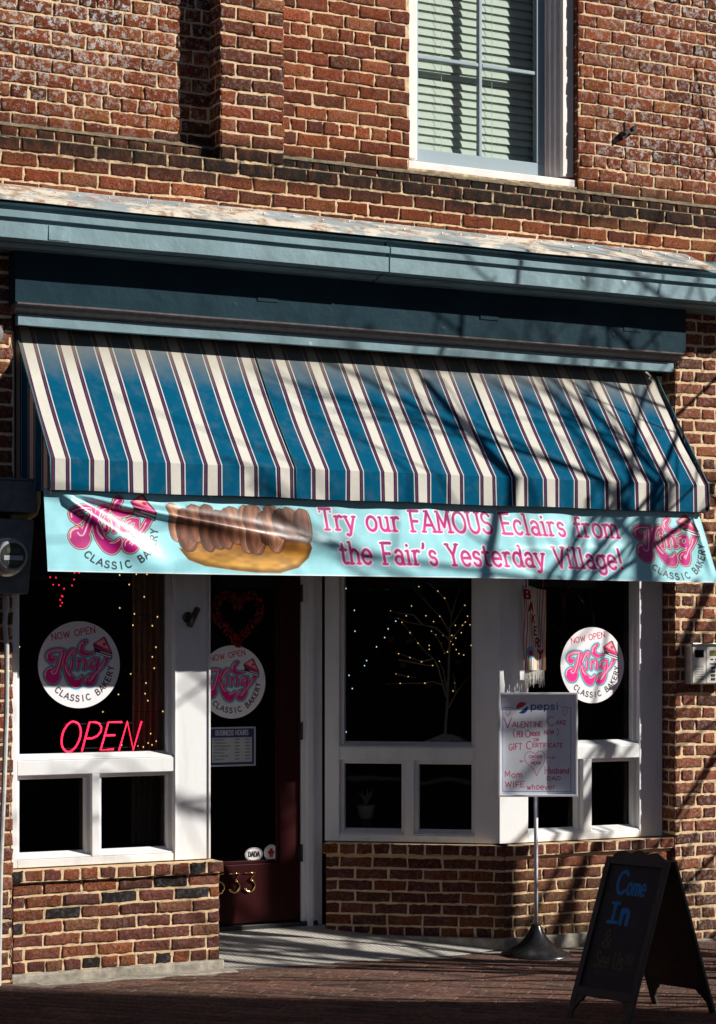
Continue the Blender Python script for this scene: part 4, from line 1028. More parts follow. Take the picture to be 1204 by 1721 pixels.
X, T = np.meshgrid(np.linspace(AWX0, AWX1, nx), np.linspace(0, 1, nt_)); y, z = awn(X, T)
P = np.stack([X.ravel(), y.ravel(), z.ravel()], 1)
raw_mesh('canopy', P, gridq(nx, nt_)[:, ::-1], [M['canvas']], aw, True, None, (('su', ((X - .065) / PER + 10).ravel()),))
X, T = np.meshgrid(np.linspace(AWX0, AWX1, nx), np.linspace(0, 1, 10))
y = -.430 - .004 * T + .004 * T * np.sin(X * 9) + .003 * T * np.sin(X * 23 + 1); z = 2.596 - .153 * T + .002 * np.sin(X * 7) * T
raw_mesh('valance', np.stack([X.ravel(), y.ravel(), z.ravel()], 1), gridq(nx, 10)[:, ::-1], [M['canvas']], aw, True, None, (('su', ((X - .065) / PER + 10).ravel()),))
for x, fl_ in ((AWX0 - .001, False), (AWX1 + .001, True)):
    V, SU, Q = [], [], []
    n = 24
    for i in range(n + 1):
        yy = .098 - .528 * i / n; zt = 3.298 - .702 * i / n
        for j in range(8): V.append((x, yy, 2.446 + (zt - 2.446) * j / 7)); SU.append(-yy / PER + .33)
    for i in range(n):
        for j in range(7): a = i * 8 + j; Q.append((a, a + 1, a + 9, a + 8))
    raw_mesh('side_panel', np.array(V), np.array(Q), [M['canvas']], aw, True, None, (('su', np.array(SU)),))
pp = B()
for x in (AWX0 - .003, AWX1 + .003):
    pp.tube([(x, .098, 3.302), (x, -.432, 2.598), (x, -.436, 2.446)], .0055, 6)
for x in (1.360, 2.676):
    pp.tube([(x, awn(x, t)[0] - .004, awn(x, t)[1] + .002) for t in np.linspace(.02, 1, 12)] + [(x, -.438, 2.446)], .0028, 6)
split(pp, 'piping', M['piping'], aw, smooth=True)
fr = B()
fr.tube([(AWX0 + .02, -.405, 2.585), (AWX1 - .02, -.405, 2.585)], .012, 8); fr.tube([(AWX0 + .01, -.415, 2.450), (AWX1 - .01, -.415, 2.450)], .010, 8)
for x in (AWX0 + .02, 1.36, 2.676, AWX1 - .02):
    fr.tube([(x, .118, 3.26), (x, -.405, 2.585)], .010, 8); fr.tube([(x, .10, 2.47), (x, -.405, 2.452)], .010, 8)
split(fr, 'frame_bar', M['black'], aw, smooth=True)

# ================================================================ BANNER
bn = thing('banner', 'glossy light blue vinyl banner advertising famous eclairs, hanging under the awning', 'banner', (2.0, -.4, 2.05))
sheet_b = paint_banner()
def ridge(x, z, a, b, amp, w0, w1):
    a = np.array(a); d = np.array(b) - a; L2 = d @ d
    t = np.clip(((x - a[0]) * d[0] + (z - a[1]) * d[1]) / L2, 0, 1)
    q = ((x - a[0]) * -d[1] + (z - a[1]) * d[0]) / math.sqrt(L2)
    w_ = w0 + (w1 - w0) * t
    env = np.clip(t * 9, 0, 1) * np.clip((1 - t) * 3, 0, 1)
    return amp * env * np.exp(-(q / w_) ** 2)
def banner_place(x, z):
    t = (z - BAN[2]) / (BAN[3] - BAN[2])                       # 0 bottom .. 1 top
    s = (x - BAN[0]) / (BAN[1] - BAN[0])
    X = BAN[0] + s * (3.905 + .135 * (1 - t)) + .012 * (1 - t) * (1 - s)
    o = ridge(x, z, (.085, 2.440), (.66, 2.045), .0300, .015, .085)
    o = o + ridge(x, z, (.085, 2.440), (1.75, 2.165), .0270, .012, .068)
    o = o + ridge(x, z, (.30, 2.385), (1.25, 2.262), .0080, .014, .026)
    o = o + ridge(x, z, (3.93, 2.45), (3.70, 2.06), .012, .010, .035) + ridge(x, z, (3.93, 2.45), (3.95, 2.05), .010, .010, .03)
    o = o + ridge(x, z, (2.6, 2.20), (3.6, 2.24), .004, .02, .03)
    o = o + .0045 * np.sin(x * 5.1 + 1) * (1 - t) + .006 * (vnoise(x * 4, z * 7, 4) - .5) + .0025 * (vnoise(x * 16, z * 14, 5) - .5)
    Y = -.392 - .022 * (1 - t) - o
    Z = z + .004 * np.sin(x * 3.3) * t - .010 * t * (vnoise(x * 1.8, z * 0, 7) - .3) - .002 * (1 - t) * np.sin(x * 2)
    return np.stack([X, Y, Z], 1)
ink_sheet('printed_sheet', sheet_b, banner_place, bn, M['vinyl'])
tie = B()
for x in (.05, .9, 1.75, 2.6, 3.3, 3.9): tie.tube([(x, -.398, 2.432), (x + .004, -.405, 2.455), (x, -.415, 2.462)], .0025, 6); tie.lathe([(.004, -.001), (.011, -.0015), (.011, .0012), (.004, .001)], (x, -.3985, 2.432), (0, -1, 0), 12)
split(tie, 'eyelet', M['steel'], bn)

# ================================================================ WINDOW STICKERS AND NOTICES
sheet_s = paint_sticker()
def sticker(label, c, r, group):
    """round decal on the face of the glass"""
    def pl(x, y):
        k = np.maximum(1, np.hypot(x, y)); x, y = x / k, y / k
        return np.stack([x * r, np.zeros_like(x), y * r], 1)
    o = ink_sheet('round_sticker', sheet_s, pl, None, M['paper'], lambda x, y: np.hypot(x, y) < 1.0)
    o.location = c; tag(o, label, 'sticker', group); return o
st0 = sticker('round white bakery sticker on the left shop window above the red neon sign', (.425, .1955, 1.592), .224, 'round bakery stickers')
for lab, c, r in (('round white bakery sticker on the glass of the red door', (1.578, YD + .0155, 1.484), .207), ('brightly lit round white bakery sticker on the right shop window', (3.606, .1955, 1.575), .222)):
    o = st0.copy(); COL.objects.link(o); o.location = c; o.scale = (r / .224,) * 3; o['label'] = lab
sh_h = paint_hours()
o = ink_sheet('hours_notice', sh_h, lambda x, y: np.stack([1.576 + x, np.full_like(x, YD + .0155), 1.118 + y], 1), None, M['paper']); tag(o, 'blue bordered business hours notice on the door glass', 'notice')
for fn, c, rx, rz, nm, lab in ((paint_oval, (1.713, YD + .0155, .503), .056, .039, 'oval_sticker', 'white oval sticker reading DADA low on the door glass'), (paint_cupcake, (1.822, YD + .0155, .507), .045, .046, 'cupcake_sticker', 'small round white sticker with a red cupcake low on the door glass')):
    def pl(x, y, c=c, rx=rx, rz=rz):
        k = np.maximum(1, np.hypot(x, y)); return np.stack([c[0] + x / k * rx, np.full_like(x, c[1]), c[2] + y / k * rz], 1)
    o = ink_sheet(nm, fn(), pl, None, M['paper'], lambda x, y: np.hypot(x, y) < 1.0); tag(o, lab, 'sticker')

# ================================================================ NEON, LIGHTS AND ORNAMENTS BEHIND THE GLASS
M['neon'] = lamp_mat('red_neon', (1.0, .012, .05), 4.0)
M['warm'] = lamp_mat('warm_bulb', (1.0, .62, .22), 1.2); M['redbulb'] = lamp_mat('red_bulb', (1.0, .02, .06), 1.3); M['cool'] = lamp_mat('cool_bulb', (.55, .8, 1.0), 1.4)
M['wire'] = plain('dark_wire', (.02, .025, .02), .7)
ne = thing('neon_sign', 'red neon OPEN sign glowing in the left shop window', 'neon sign', (.56, .24, 1.14))
NEON = [[(.408, 1.298), (.431, 1.289), (.446, 1.263), (.448, 1.232), (.436, 1.193), (.413, 1.159), (.385, 1.142), (.362, 1.149), (.346, 1.174), (.344, 1.208), (.353, 1.247), (.374, 1.279), (.392, 1.294), (.408, 1.298)],
        [(.454, 1.143), (.497, 1.293), (.529, 1.293), (.55, 1.285), (.562, 1.265), (.559, 1.243), (.538, 1.22), (.51, 1.209), (.475, 1.21)],
        [(.676, 1.291), (.601, 1.291), (.557, 1.147), (.63, 1.15)], [(.581, 1.223), (.638, 1.223)], [(.66, 1.142), (.707, 1.293), (.74, 1.143), (.787, 1.293)]]
nb = B()
for k, p in enumerate(NEON):
    q = smooth(p, 4) if k == 0 else np.asarray(p)
    nb.tube([(a, .235, b) for a, b in q], .0048, 8)
nb.build('tubes', M['neon'], ne, smooth=True)
nf = B(); nf.box(.36, .78, .245, .249, 1.155, 1.161); nf.box(.36, .78, .245, .249, 1.282, 1.288); nf.box(.40, .74, .249, .275, 1.120, 1.140); nf.build('bracket', M['black'], ne)
def many(o, pts):
    for k, p in enumerate(pts):
        q = o if k == 0 else o.copy()
        if k: COL.objects.link(q)
        q.location = p
def bulbs(nm, lab, pts, r, mat, wire=None):
    e = thing(nm, lab, 'string lights', pts[0])
    b0 = B(); b0.sphere((0, 0, 0), r, 6, 4, (1, 1, 1.3)); o = b0.build('bulb', mat, e)
    many(o, pts)
    if wire:
        w_ = B()
        for seg in wire:
            w_.tube([tuple(np.asarray(p) + (0, .006, 0)) for p in seg], .0014, 4)
        w_.build('wire', M['wire'], e)
    return e
WARMP = [(.727, 2.065), (.794, 2.016), (.873, 1.951), (.742, 1.891), (.827, 1.86), (.796, 1.799), (.934, 1.844), (.939, 1.797), (.936, 1.682), (.914, 1.63), (.957, 1.569), (.887, 1.49), (.744, 1.43), (.898, 1.396), (.889, 1.433), (.971, 1.338), (.921, 1.218), (.764, 1.16), (.843, 1.153), (.883, 1.147), (.908, 1.168), (.929, 1.18), (.934, 1.157), (.161, 1.795), (.173, 1.684), (.159, 1.358), (.164, 1.496), (.159, 1.213), (.651, 1.339), (.816, 1.539), (.903, 2.073), (.85, 2.073)]
rn = random.Random(3)
W3 = [(x, .42 + rn.uniform(-.05, .05), z) for x, z in WARMP]
bulbs('fairy_lights', 'warm white fairy lights hanging at the right side of the left shop window', W3, .0034, M['warm'], [sorted([p for p in W3 if p[0] > .6], key=lambda p: -p[2])])
REDP = [(.373, 2.046), (.418, 1.989), (.405, 1.951), (.397, 1.93), (.41, 1.948), (.474, 2.038), (.462, 2.006), (.502, 2.073), (.476, 2.073), (.39, 2.008), (.407, 1.915), (.398, 1.899), (.358, 2.009), (.341, 2.048), (.33, 2.10), (.335, 2.15), (.35, 2.19), (.51, 2.12), (.52, 2.17)]
bulbs('heart_lights', 'red heart shaped string lights high in the left shop window', [(x, .40, z) for x, z in REDP], .0038, M['redbulb'])
COOLP = [(2.388, .975, 2.026), (2.427, .943, 1.897), (2.43, .941, 1.774), (2.584, .815, 1.788), (2.568, .828, 1.737), (2.53, .859, 1.682), (2.484, .896, 1.601), (2.474, .904, 1.571), (2.402, .963, 1.514), (2.417, .951, 1.436), (2.389, .974, 1.18), (2.39, .973, 1.113), (2.584, .815, 1.113), (2.62, .785, 1.111), (2.619, .787, 1.833)]
bulbs('fairy_lights', 'cool white fairy lights looping behind the angled side window', COOLP, .0030, M['cool'])
# lit twig tree
tt = thing('twig_tree', 'white lit twig tree with warm bulbs behind the angled side window', 'lit tree', (2.806, .524, 1.09))
BR = [[(2.803, .526, 1.150), (2.803, .526, 1.197), (2.811, .52, 1.325), (2.813, .517, 1.415), (2.818, .513, 1.544), (2.821, .511, 1.672), (2.823, .509, 1.768), (2.831, .503, 1.864), (2.851, .487, 1.954), (2.871, .47, 2.025)], [(2.817, .515, 1.325), (2.851, .487, 1.409), (2.881, .462, 1.467), (2.919, .432, 1.518)], [(2.806, .524, 1.39), (2.79, .536, 1.473), (2.77, .552, 1.563), (2.75, .569, 1.614), (2.715, .598, 1.649), (2.678, .627, 1.704), (2.642, .657, 1.765), (2.605, .687, 1.825)], [(2.788, .538, 1.463), (2.745, .573, 1.48), (2.71, .602, 1.471), (2.597, .693, 1.469), (2.53, .748, 1.465)], [(2.75, .569, 1.614), (2.695, .614, 1.596), (2.641, .657, 1.62), (2.59, .7, 1.642), (2.563, .721, 1.647)], [(2.811, .52, 1.415), (2.795, .532, 1.544), (2.776, .547, 1.598)], [(2.821, .511, 1.672), (2.799, .529, 1.648), (2.783, .542, 1.702), (2.759, .561, 1.752), (2.74, .577, 1.773)], [(2.822, .511, 1.723), (2.761, .56, 1.793), (2.7, .61, 1.81), (2.634, .664, 1.825), (2.588, .701, 1.847), (2.537, .742, 1.856)], [(2.826, .507, 1.762), (2.8, .528, 1.813), (2.778, .546, 1.86), (2.74, .577, 1.903), (2.7, .61, 1.961), (2.649, .651, 2.023)], [(2.831, .503, 1.864), (2.811, .52, 1.942), (2.769, .553, 2.006), (2.725, .589, 2.051)], [(2.822, .511, 1.71), (2.861, .479, 1.775), (2.894, .451, 1.826), (2.921, .43, 1.864)], [(2.831, .503, 1.8), (2.861, .479, 1.864), (2.886, .458, 1.922), (2.906, .442, 1.954)], [(2.851, .487, 1.415), (2.838, .497, 1.441), (2.831, .503, 1.46)], [(2.851, .487, 1.415), (2.847, .49, 1.48), (2.838, .497, 1.531)], [(2.7, .61, 1.81), (2.659, .643, 1.868), (2.604, .688, 1.877), (2.55, .732, 1.891)], [(2.59, .7, 1.607), (2.72, .593, 1.575), (2.745, .573, 1.572)], [(2.578, .709, 1.524), (2.634, .664, 1.509), (2.674, .631, 1.501)]]
TB = [(2.683, .624, 2.033), (2.649, .651, 1.92), (2.625, .671, 1.863), (2.604, .688, 1.877), (2.588, .701, 1.847), (2.605, .687, 1.825), (2.553, .73, 1.891), (2.7, .61, 1.81), (2.715, .598, 1.863), (2.75, .569, 1.829), (2.761, .56, 1.793), (2.74, .577, 1.773), (2.759, .561, 1.752), (2.769, .553, 2.006), (2.8, .528, 1.965), (2.824, .509, 1.886), (2.778, .546, 1.86), (2.892, .453, 1.923), (2.904, .443, 1.86), (2.894, .451, 1.826), (2.849, .488, 1.807), (2.881, .462, 1.807), (2.915, .434, 1.81), (2.876, .466, 1.764), (2.821, .511, 1.754), (2.827, .506, 1.714), (2.82, .512, 1.684), (2.838, .497, 1.696), (2.853, .485, 1.666), (2.865, .475, 1.643), (2.887, .457, 1.635), (2.866, .474, 1.587), (2.783, .542, 1.702), (2.799, .529, 1.648), (2.813, .518, 1.653), (2.73, .585, 1.69), (2.73, .585, 1.668), (2.678, .627, 1.704), (2.642, .657, 1.765), (2.59, .7, 1.642), (2.641, .657, 1.62), (2.695, .614, 1.596), (2.746, .572, 1.574), (2.776, .547, 1.598), (2.795, .532, 1.545), (2.578, .709, 1.524), (2.634, .664, 1.509), (2.71, .602, 1.471), (2.597, .693, 1.469), (2.818, .513, 1.488), (2.838, .497, 1.426), (2.846, .491, 1.473), (2.851, .487, 1.733), (2.833, .501, 1.749), (2.793, .534, 1.75), (2.92, .43, 1.691)]
tn = B()
for k, p in enumerate(BR):
    n = len(p); f = [min(1.0, max(0, (c[2] - 1.42) / .3)) for c in p]; dp = rn.uniform(-.06, .10) * (k > 0)
    pts = [(c[0] + dp * .6 * g * i / n, c[1] + dp * .8 * g * i / n, c[2]) for i, (c, g) in enumerate(zip(p, f))]
    r0 = .0105 if k == 0 else .0058
    tn.tube(pts, [r0 * (1 - .75 * i / (n - 1)) for i in range(n)], 7)
tn.build('trunk', plain('pale_twig', (.62, .54, .38), .7, scale=60), tt, smooth=True)
b = B(); b.sphere((0, 0, 0), .0030, 6, 4); many(b.build('bulb', M['warm'], tt), TB)
wb = B(); w1 = Vector(US)
prof = [(-.235, 0), (-.15, .035), (-.07, .065), (-.02, .088), (.03, .088), (.08, .075), (.14, .045), (.165, .0)]
a0 = Vector((2.80, .52, 1.088)); wb.prism(prof, a0 - Vector(NS) * .05, -w1, UZ, Vector(NS) * .10); ba = wb.build('stand', plain('white_foam', (.74, .72, .68), .8), tt, bevel=.012)
hl = B()
for s_, z_, r_ in ((-.125, .022, .014), (-.175, .012, .009), (.105, .030, .016), (-.205, .006, .006)): hl.lathe([(r_, -.001), (r_, .002)], a0 - w1 * s_ + Vector((0, 0, z_)) + Vector(NS) * .0515, NS, 16)
split(hl, 'hole', M['black'], ba)
hg = B()
for p in ((2.87, .46, 1.575), (2.65, .64, 1.70), (2.56, .70, 1.71), (2.62, .66, 1.56), (2.74, .58, 1.44)): hg.obox(p, US * .035, NS * .02, (0, 0, .03))
split(hg, 'ornament', plain('red_ornament', (.20, .012, .015), .5), tt, bevel=.006)
# other things seen dimly in the windows
def heart_wreath():
    e = thing('heart_wreath', 'red metallic heart shaped wreath hanging on the door glass above the round sticker', 'wreath', (1.585, .765, 1.70))
    b = B(); n = 150
    H = lambda a: (1.585 + .0088 * 16 * math.sin(a) ** 3, .765, 1.862 + .0096 * (13 * math.cos(a) - 5 * math.cos(2 * a) - 2 * math.cos(3 * a) - math.cos(4 * a)))
    r_ = random.Random(2)
    for i in range(n):
        a = 2 * math.pi * i / n; c = H(a); c2 = H(a + .02); d = (Vector(c2) - Vector(c)).normalized()
        for q in range(3):
            v = Vector((r_.uniform(-1, 1), r_.uniform(-1, .5), r_.uniform(-1, 1))).normalized() * .034; v -= d * v.dot(d) * .6
            b.tube([c, tuple(Vector(c) + v * .6 + d * .012), tuple(Vector(c) + v)], [.008, .0075, .002], 4)
    b.build('tinsel', plain('red_foil', (.20, .012, .016), .25, .6, var=.4), e, smooth=True)
heart_wreath()
sp = B(); r_ = random.Random(8)
for i in range(9):
    x = 3.475; sp.tube([(3.474, .30, 1.86), (3.474 + r_.uniform(-.01, .01), .30, 1.95), (3.478 + r_.uniform(-.035, .045), .30 + r_.uniform(-.02, .02), 2.03 + r_.uniform(-.04, .06))], [.004, .004, .002], 5)
    p = sp.v[-3]; sp.sphere(p, .005, 5, 4)
sp.tube([(3.474, .30, 1.86), (3.47, .30, 1.78), (3.50, .30, 1.70), (3.53, .30, 1.66)], .002, 4)
tag(sp.build('twig_sprig', plain('red_sprig', (.34, .02, .03), .5), None, smooth=True), 'red twig sprig hanging above the right window sticker', 'decoration')
X = np.linspace(.845, .995, 40); Z = np.linspace(.62, 2.55, 12); XX, ZZ = np.meshgrid(X, Z)
o = raw_mesh('curtain', np.stack([XX.ravel(), (.52 + .018 * np.sin(XX * 190) + .01 * np.sin(ZZ * 3)).ravel(), ZZ.ravel()], 1), gridq(40, 12)[:, ::-1], [plain('beige_curtain', (.30, .25, .17), .9, var=.15)], None)
tag(o, 'beige curtain hanging inside the left shop window behind the fairy lights', 'curtain')
pt_ = thing('planter', 'white pot with a pale plant behind the lower side window pane', 'planter', (2.47, .86, .45))
b = B(); b.lathe([(.040, .0), (.054, .07), (.057, .08), (.050, .08), (.047, .07)], (2.47, .88, .672), (0, 0, 1), 24); b.build('pot', plain('white_ceramic', (.62, .60, .54), .5, var=.06), pt_, smooth=True)
b = B(); b.lathe([(.03, -.0), (.032, .07)], (2.47, .88, .600), (0, 0, 1), 18); b.build('basket', plain('wicker', (.14, .06, .03), .8), pt_)
b = B()
for i in range(7):
    a = i * .9; b.tube([(2.47, .88, .745), (2.47 + .02 * math.cos(a), .88 + .02 * math.sin(a), .80), (2.47 + .045 * math.cos(a), .88 + .045 * math.sin(a), .80 + .01 * i)], [.004, .009, .001], 5)
b.build('leaf', plain('pale_leaf', (.40, .42, .34), .6), pt_, smooth=True)
sb = B(); sb.box(2.36, 2.75, .80, 1.05, .56, .598); tag(sb.build('side_table', plain('dark_wood', (.03, .018, .012), .6), None), 'low dark table under the white pot inside the shop', 'table')

# ================================================================ THINGS FIXED TO OR STANDING AGAINST THE FRONT
# fringed towel
tw = thing('hanging_towel', 'striped fringed towel with red letters hanging by the right shop window', 'towel', (3.11, .06, 1.45))
def tpl(x, y):
    t = (y + .235) / .47
    X = 3.115 + x * (1 + .10 * t) + .006 * np.sin(y * 11); return np.stack([X, .055 + .012 * np.sin(x * 60) + .010 * np.sin(y * 9) + .35 * x * 0 - .06 * np.clip(-x / .0675, 0, 1) ** 2 * 0, 1.785 + y - .012 * (x / .06) * t], 1)
ink_sheet('cloth', paint_towel(), tpl, tw, M['cloth'])
fb = B()
for i in range(46):
    x = 3.05 + .130 * i / 45; l = rn.uniform(.065, .105)
    fb.tube([(x, .056, 1.553), (x + rn.uniform(-.003, .003), .054 + rn.uniform(-.004, .004), 1.553 - l * .6), (x + rn.uniform(-.006, .006), .056, 1.553 - l)], [.0022, .0020, .0008], 4)
fb.build('fringe', plain('white_cotton', (.72, .70, .66), .9), tw)
rb = B(); rb.tube([(3.06, .055, 2.02), (3.055, .05, 2.10), (3.10, .06, 2.16)], .004, 6); rb.tube([(3.17, .055, 2.02), (3.17, .05, 2.10), (3.10, .06, 2.16)], .004, 6); rb.build('ribbon', plain('red_ribbon', (.25, .015, .02), .6), tw)
# bracket on the left post
fbk = thing('pole_bracket', 'black iron flagpole bracket on the white left post', 'bracket', (1.01, .11, 1.84))
b = B(); b.lathe([(.030, 0), (.030, .006), (.014, .010), (.013, .03)], (1.000, .119, 1.838), (0, -1, 0), 20); b.build('plate', M['black'], fbk, bevel=.001)
b = B(); b.tube([(1.000, .095, 1.795), (1.018, .030, 1.885)], .0165, 14); b.tube([(1.0, .10, 1.838), (1.008, .06, 1.838)], .012, 10); b.build('socket', M['black'], fbk, smooth=True)
# electricity meter on the left pier
mt = thing('electric_meter', 'grey electricity meter box with round glass dial on the left pier', 'electric meter', (-.08, -.1, 1.94))
b = B(); b.box(-.34, .054, -.205, -.012, 2.345, 2.500); b.box(-.35, .060, -.212, -.008, 2.500, 2.512); b.build('trough', M['greybox'], mt, bevel=.004)
b = B(); b.prism([(-.34, 2.318), (.052, 2.310), (.020, 1.945), (-.32, 1.950)], (0, -.012, 0), UX, UZ, (0, -.165, 0)); bx = b.build('cabinet', M['greybox'], mt, bevel=.006)
b = B(); b.lathe([(.100, 0), (.100, .020), (.092, .030), (.088, .034)], (-.10, -.177, 2.128), (0, -1, 0), 36); b.build('ring', M['steel'], bx, smooth=False)
b = B(); b.lathe([(.080, .03), (.080, .10), (.074, .115), (.068, .118)], (-.10, -.177, 2.128), (0, -1, 0), 36); b.build('cover', plain('cloudy_plastic', (.36, .38, .40), .25, var=.1), bx, smooth=True)
b = B(); b.lathe([(.062, 0), (.062, .003)], (-.10, -.2955, 2.128), (0, -1, 0), 36); dl = b.build('dial', M['black'], bx)
b = B(); b.box(-.148, -.052, -.3005, -.2988, 2.105, 2.128); b.build('plate', plain('dial_label', (.38, .40, .42), .4), dl)
b = B(); b.box(-.13, -.07, -.3005, -.2988, 2.085, 2.100); b.box(-.135, -.065, -.3005, -.2988, 2.140, 2.165); b.build('readout', plain('dial_readout', (.03, .075, .028), .4), dl)
b = B(); b.tube([(.100, -.05, 2.47), (.098, -.06, 2.40), (.085, -.06, 2.355), (.05, -.06, 2.332), (-.03, -.06, 2.328)], .026, 12); b.build('pipe_elbow', plain('yellowed_pvc', (.42, .37, .20), .5), mt, smooth=True)
cd = B(); cd.tube([(-.052, -.045, 1.95), (-.052, -.045, 1.88), (-.056, -.04, 1.80), (-.043, -.03, 1.70), (-.042, -.03, 1.55), (-.044, -.03, 1.35), (-.058, -.03, .97), (-.074, -.03, .60), (-.085, -.03, -.02)], .0125, 10)
cd.lathe([(.018, 0), (.018, .07)], (-.052, -.045, 1.86), (0, 0, 1), 14)
tag(cd.build('conduit', M['pvc'], None, smooth=False), 'thin pale conduit pipe running down the left brick pier', 'pipe')
b = B(); b.lathe([(.058, 0), (.058, .035), (.050, .045), (.02, .05)], (-.12, -.004, 3.236), (0, -1, 0), 28)
tag(b.build('vent_cap', plain('grey_cap', (.14, .135, .13), .6), None), 'round grey cap on the brick at the left edge under the cornice', 'vent cap')
# intercom on the right pier
ic = thing('intercom', 'pale steel intercom panel with a small dark screen on the right brick pier', 'intercom', (4.23, -.04, 1.46))
b = B(); b.box(4.119, 4.42, -.072, -.002, 1.463, 1.702); b.build('housing', M['steel'], ic, bevel=.004)
b = B(); b.box(4.119, 4.42, -.090, -.0722, 1.694, 1.704); b.build('hood', M['steel'], ic, bevel=.002)
b = B(); b.box(4.126, 4.222, -.0752, -.0722, 1.470, 1.692); b.box(4.226, 4.414, -.0752, -.0722, 1.470, 1.692); ft = b.build('faceplate', plain('satin_plate', (.60, .58, .54), .4, .3, var=.06), ic, bevel=.0015)
b = B(); b.box(4.143, 4.206, -.0775, -.0754, 1.620, 1.664); b.build('screen', plain('dark_glass', (.006, .006, .012), .08), ic)
b = B(); b.box(4.252, 4.40, -.0775, -.0754, 1.630, 1.662); b.build('display', plain('olive_display', (.16, .15, .045), .3), ic)
b = B()
for i in range(9): b.box(4.142, 4.206, -.0764, -.0754, 1.488 + i * .010, 1.491 + i * .010)
for i in range(4):
    for j in range(3): b.box(4.262 + j * .045, 4.288 + j * .045, -.0785, -.0754, 1.486 + i * .022, 1.500 + i * .022)
b.box(4.250, 4.40, -.0764, -.0754, 1.578, 1.586); b.box(4.256, 4.276, -.0764, -.0754, 1.604, 1.613); b.box(4.29, 4.31, -.0764, -.0754, 1.604, 1.613)
split(b, 'button', M['black'], ic)
# iron plate on the upper wall
b = B(); b.prism([(3.700, 4.655), (3.735, 4.690), (3.755, 4.688), (3.800, 4.720), (3.796, 4.675), (3.762, 4.655), (3.748, 4.668), (3.704, 4.618)], (0, .056, 0), UX, UZ, (0, -.030, 0))
b.lathe([(.010, 0), (.010, .012)], (3.775, .028, 4.692), (0, -1, 0), 10); b.lathe([(.009, 0), (.009, .012)], (3.722, .028, 4.660), (0, -1, 0), 10)
tag(b.build('iron_bracket', plain('rusted_iron', (.035, .018, .013), .8, var=.5), None, bevel=.002), 'small dark rusty iron bracket on the upper brick wall right of the window', 'bracket')
# venetian blind upstairs
vb = thing('window_blind', 'pale green venetian blind closed behind the upstairs window', 'blind', (2.83, .28, 4.46))
b = B(); r_ = random.Random(5); z_ = 4.462; k = 0
while z_ < 5.95:
    tl = R(70 + r_.uniform(-2.5, 2.5)); dy, dz = .026 * math.cos(tl), .026 * math.sin(tl); c = (.285, z_); th_ = .0016; sg = r_.uniform(-.003, .003)
    pr = [(c[0] - dy, c[1] - dz), (c[0] - .003, c[1] + .003), (c[0] + dy, c[1] + dz), (c[0] + dy, c[1] + dz - th_ * 2), (c[0] - .001, c[1] - .001), (c[0] - dy + .001, c[1] - dz - th_)]
    b.prism(pr, (2.405, 0, sg), (0, 1, 0), UZ, (.84, 0, -sg * 2)); z_ += .0465; k += 1
bm_ = plain('blind_vinyl', (.80, .82, .78), .45, var=.05, bmp=.05); t_ = bm_.node_tree; tl_ = N(t_, 'BsdfTranslucent'); tl_.inputs[0].default_value = (.74, .80, .72, 1); mx_ = N(t_, 'MixShader'); mx_.inputs[0].default_value = .45
L(t_, t_.nodes['Principled BSDF'].outputs[0], mx_.inputs[1]); L(t_, tl_.outputs[0], mx_.inputs[2]); L(t_, mx_.outputs[0], t_.nodes['Material Output'].inputs[0])
b.build('slats', bm_, vb)
b = B()
for x in (2.62, 2.955): b.tube([(x, .257, 4.44), (x, .257, 5.98)], .0013, 5); b.tube([(x + .004, .312, 4.44), (x + .004, .312, 5.98)], .0013, 5)
split(b, 'cord', plain('cord', (.6, .66, .6), .8), vb)

# ---- pole sign -------------------------------------------------------
PX, PY, PZ = 2.955, -.21, -.030
ps = thing('pole_sign', 'white framed menu board on a pole with a black trumpet base', 'sign', (PX, PY, PZ))
b = B(); b.lathe([(.198, .0), (.200, .006), (.192, .016), (.150, .034), (.105, .060), (.066, .098), (.040, .140), (.026, .168), (.022, .178), (.0, .178)], (PX, PY, PZ), (0, 0, 1), 48); b.build('base', plain('black_gloss_base', (.016, .016, .018), .22, var=.3), ps, smooth=True)
b = B(); b.lathe([(.0115, .0), (.0115, .80)], (PX, PY, PZ + .17), (0, 0, 1), 16); b.build('pole', plain('white_pole', (.66, .66, .70), .35, var=.06), ps, smooth=True)
ya = R(-26); u2 = np.array([math.cos(ya), math.sin(ya), 0]); n2 = np.array([math.sin(ya), -math.cos(ya), 0])
if n2[1] > 0: n2 = -n2
cz = 1.143; c0 = np.array([PX, PY, cz]) + n2 * .013 + u2 * .006; W2, H2 = .44, .575
b = B(); o_ = c0 - u2 * W2 / 2 - np.array([0, 0, H2 / 2])
Zu = np.array([0, 0, 1.])
b.obox(o_, u2 * .012, n2 * .036, Zu * H2); b.obox(o_ + u2 * (W2 - .012), u2 * .012, n2 * .036, Zu * H2)
b.obox(o_ + u2 * .0121, u2 * (W2 - .0242), n2 * .036, Zu * .012); b.obox(o_ + u2 * .0121 + Zu * (H2 - .012), u2 * (W2 - .0242), n2 * .036, Zu * .012)
b.obox(o_ + u2 * .0121 + Zu * .0121, u2 * (W2 - .0242), n2 * .008, Zu * (H2 - .0242))
b.build('frame', plain('white_plastic', (.74, .74, .78), .4, var=.04, bmp=.05), ps, bevel=.002)
ink_sheet('board', paint_menu(), lambda x, y: c0 + n2 * .0095 + x[:, None] * .96 * u2 + y[:, None] * .957 * Zu, ps, M['board'])

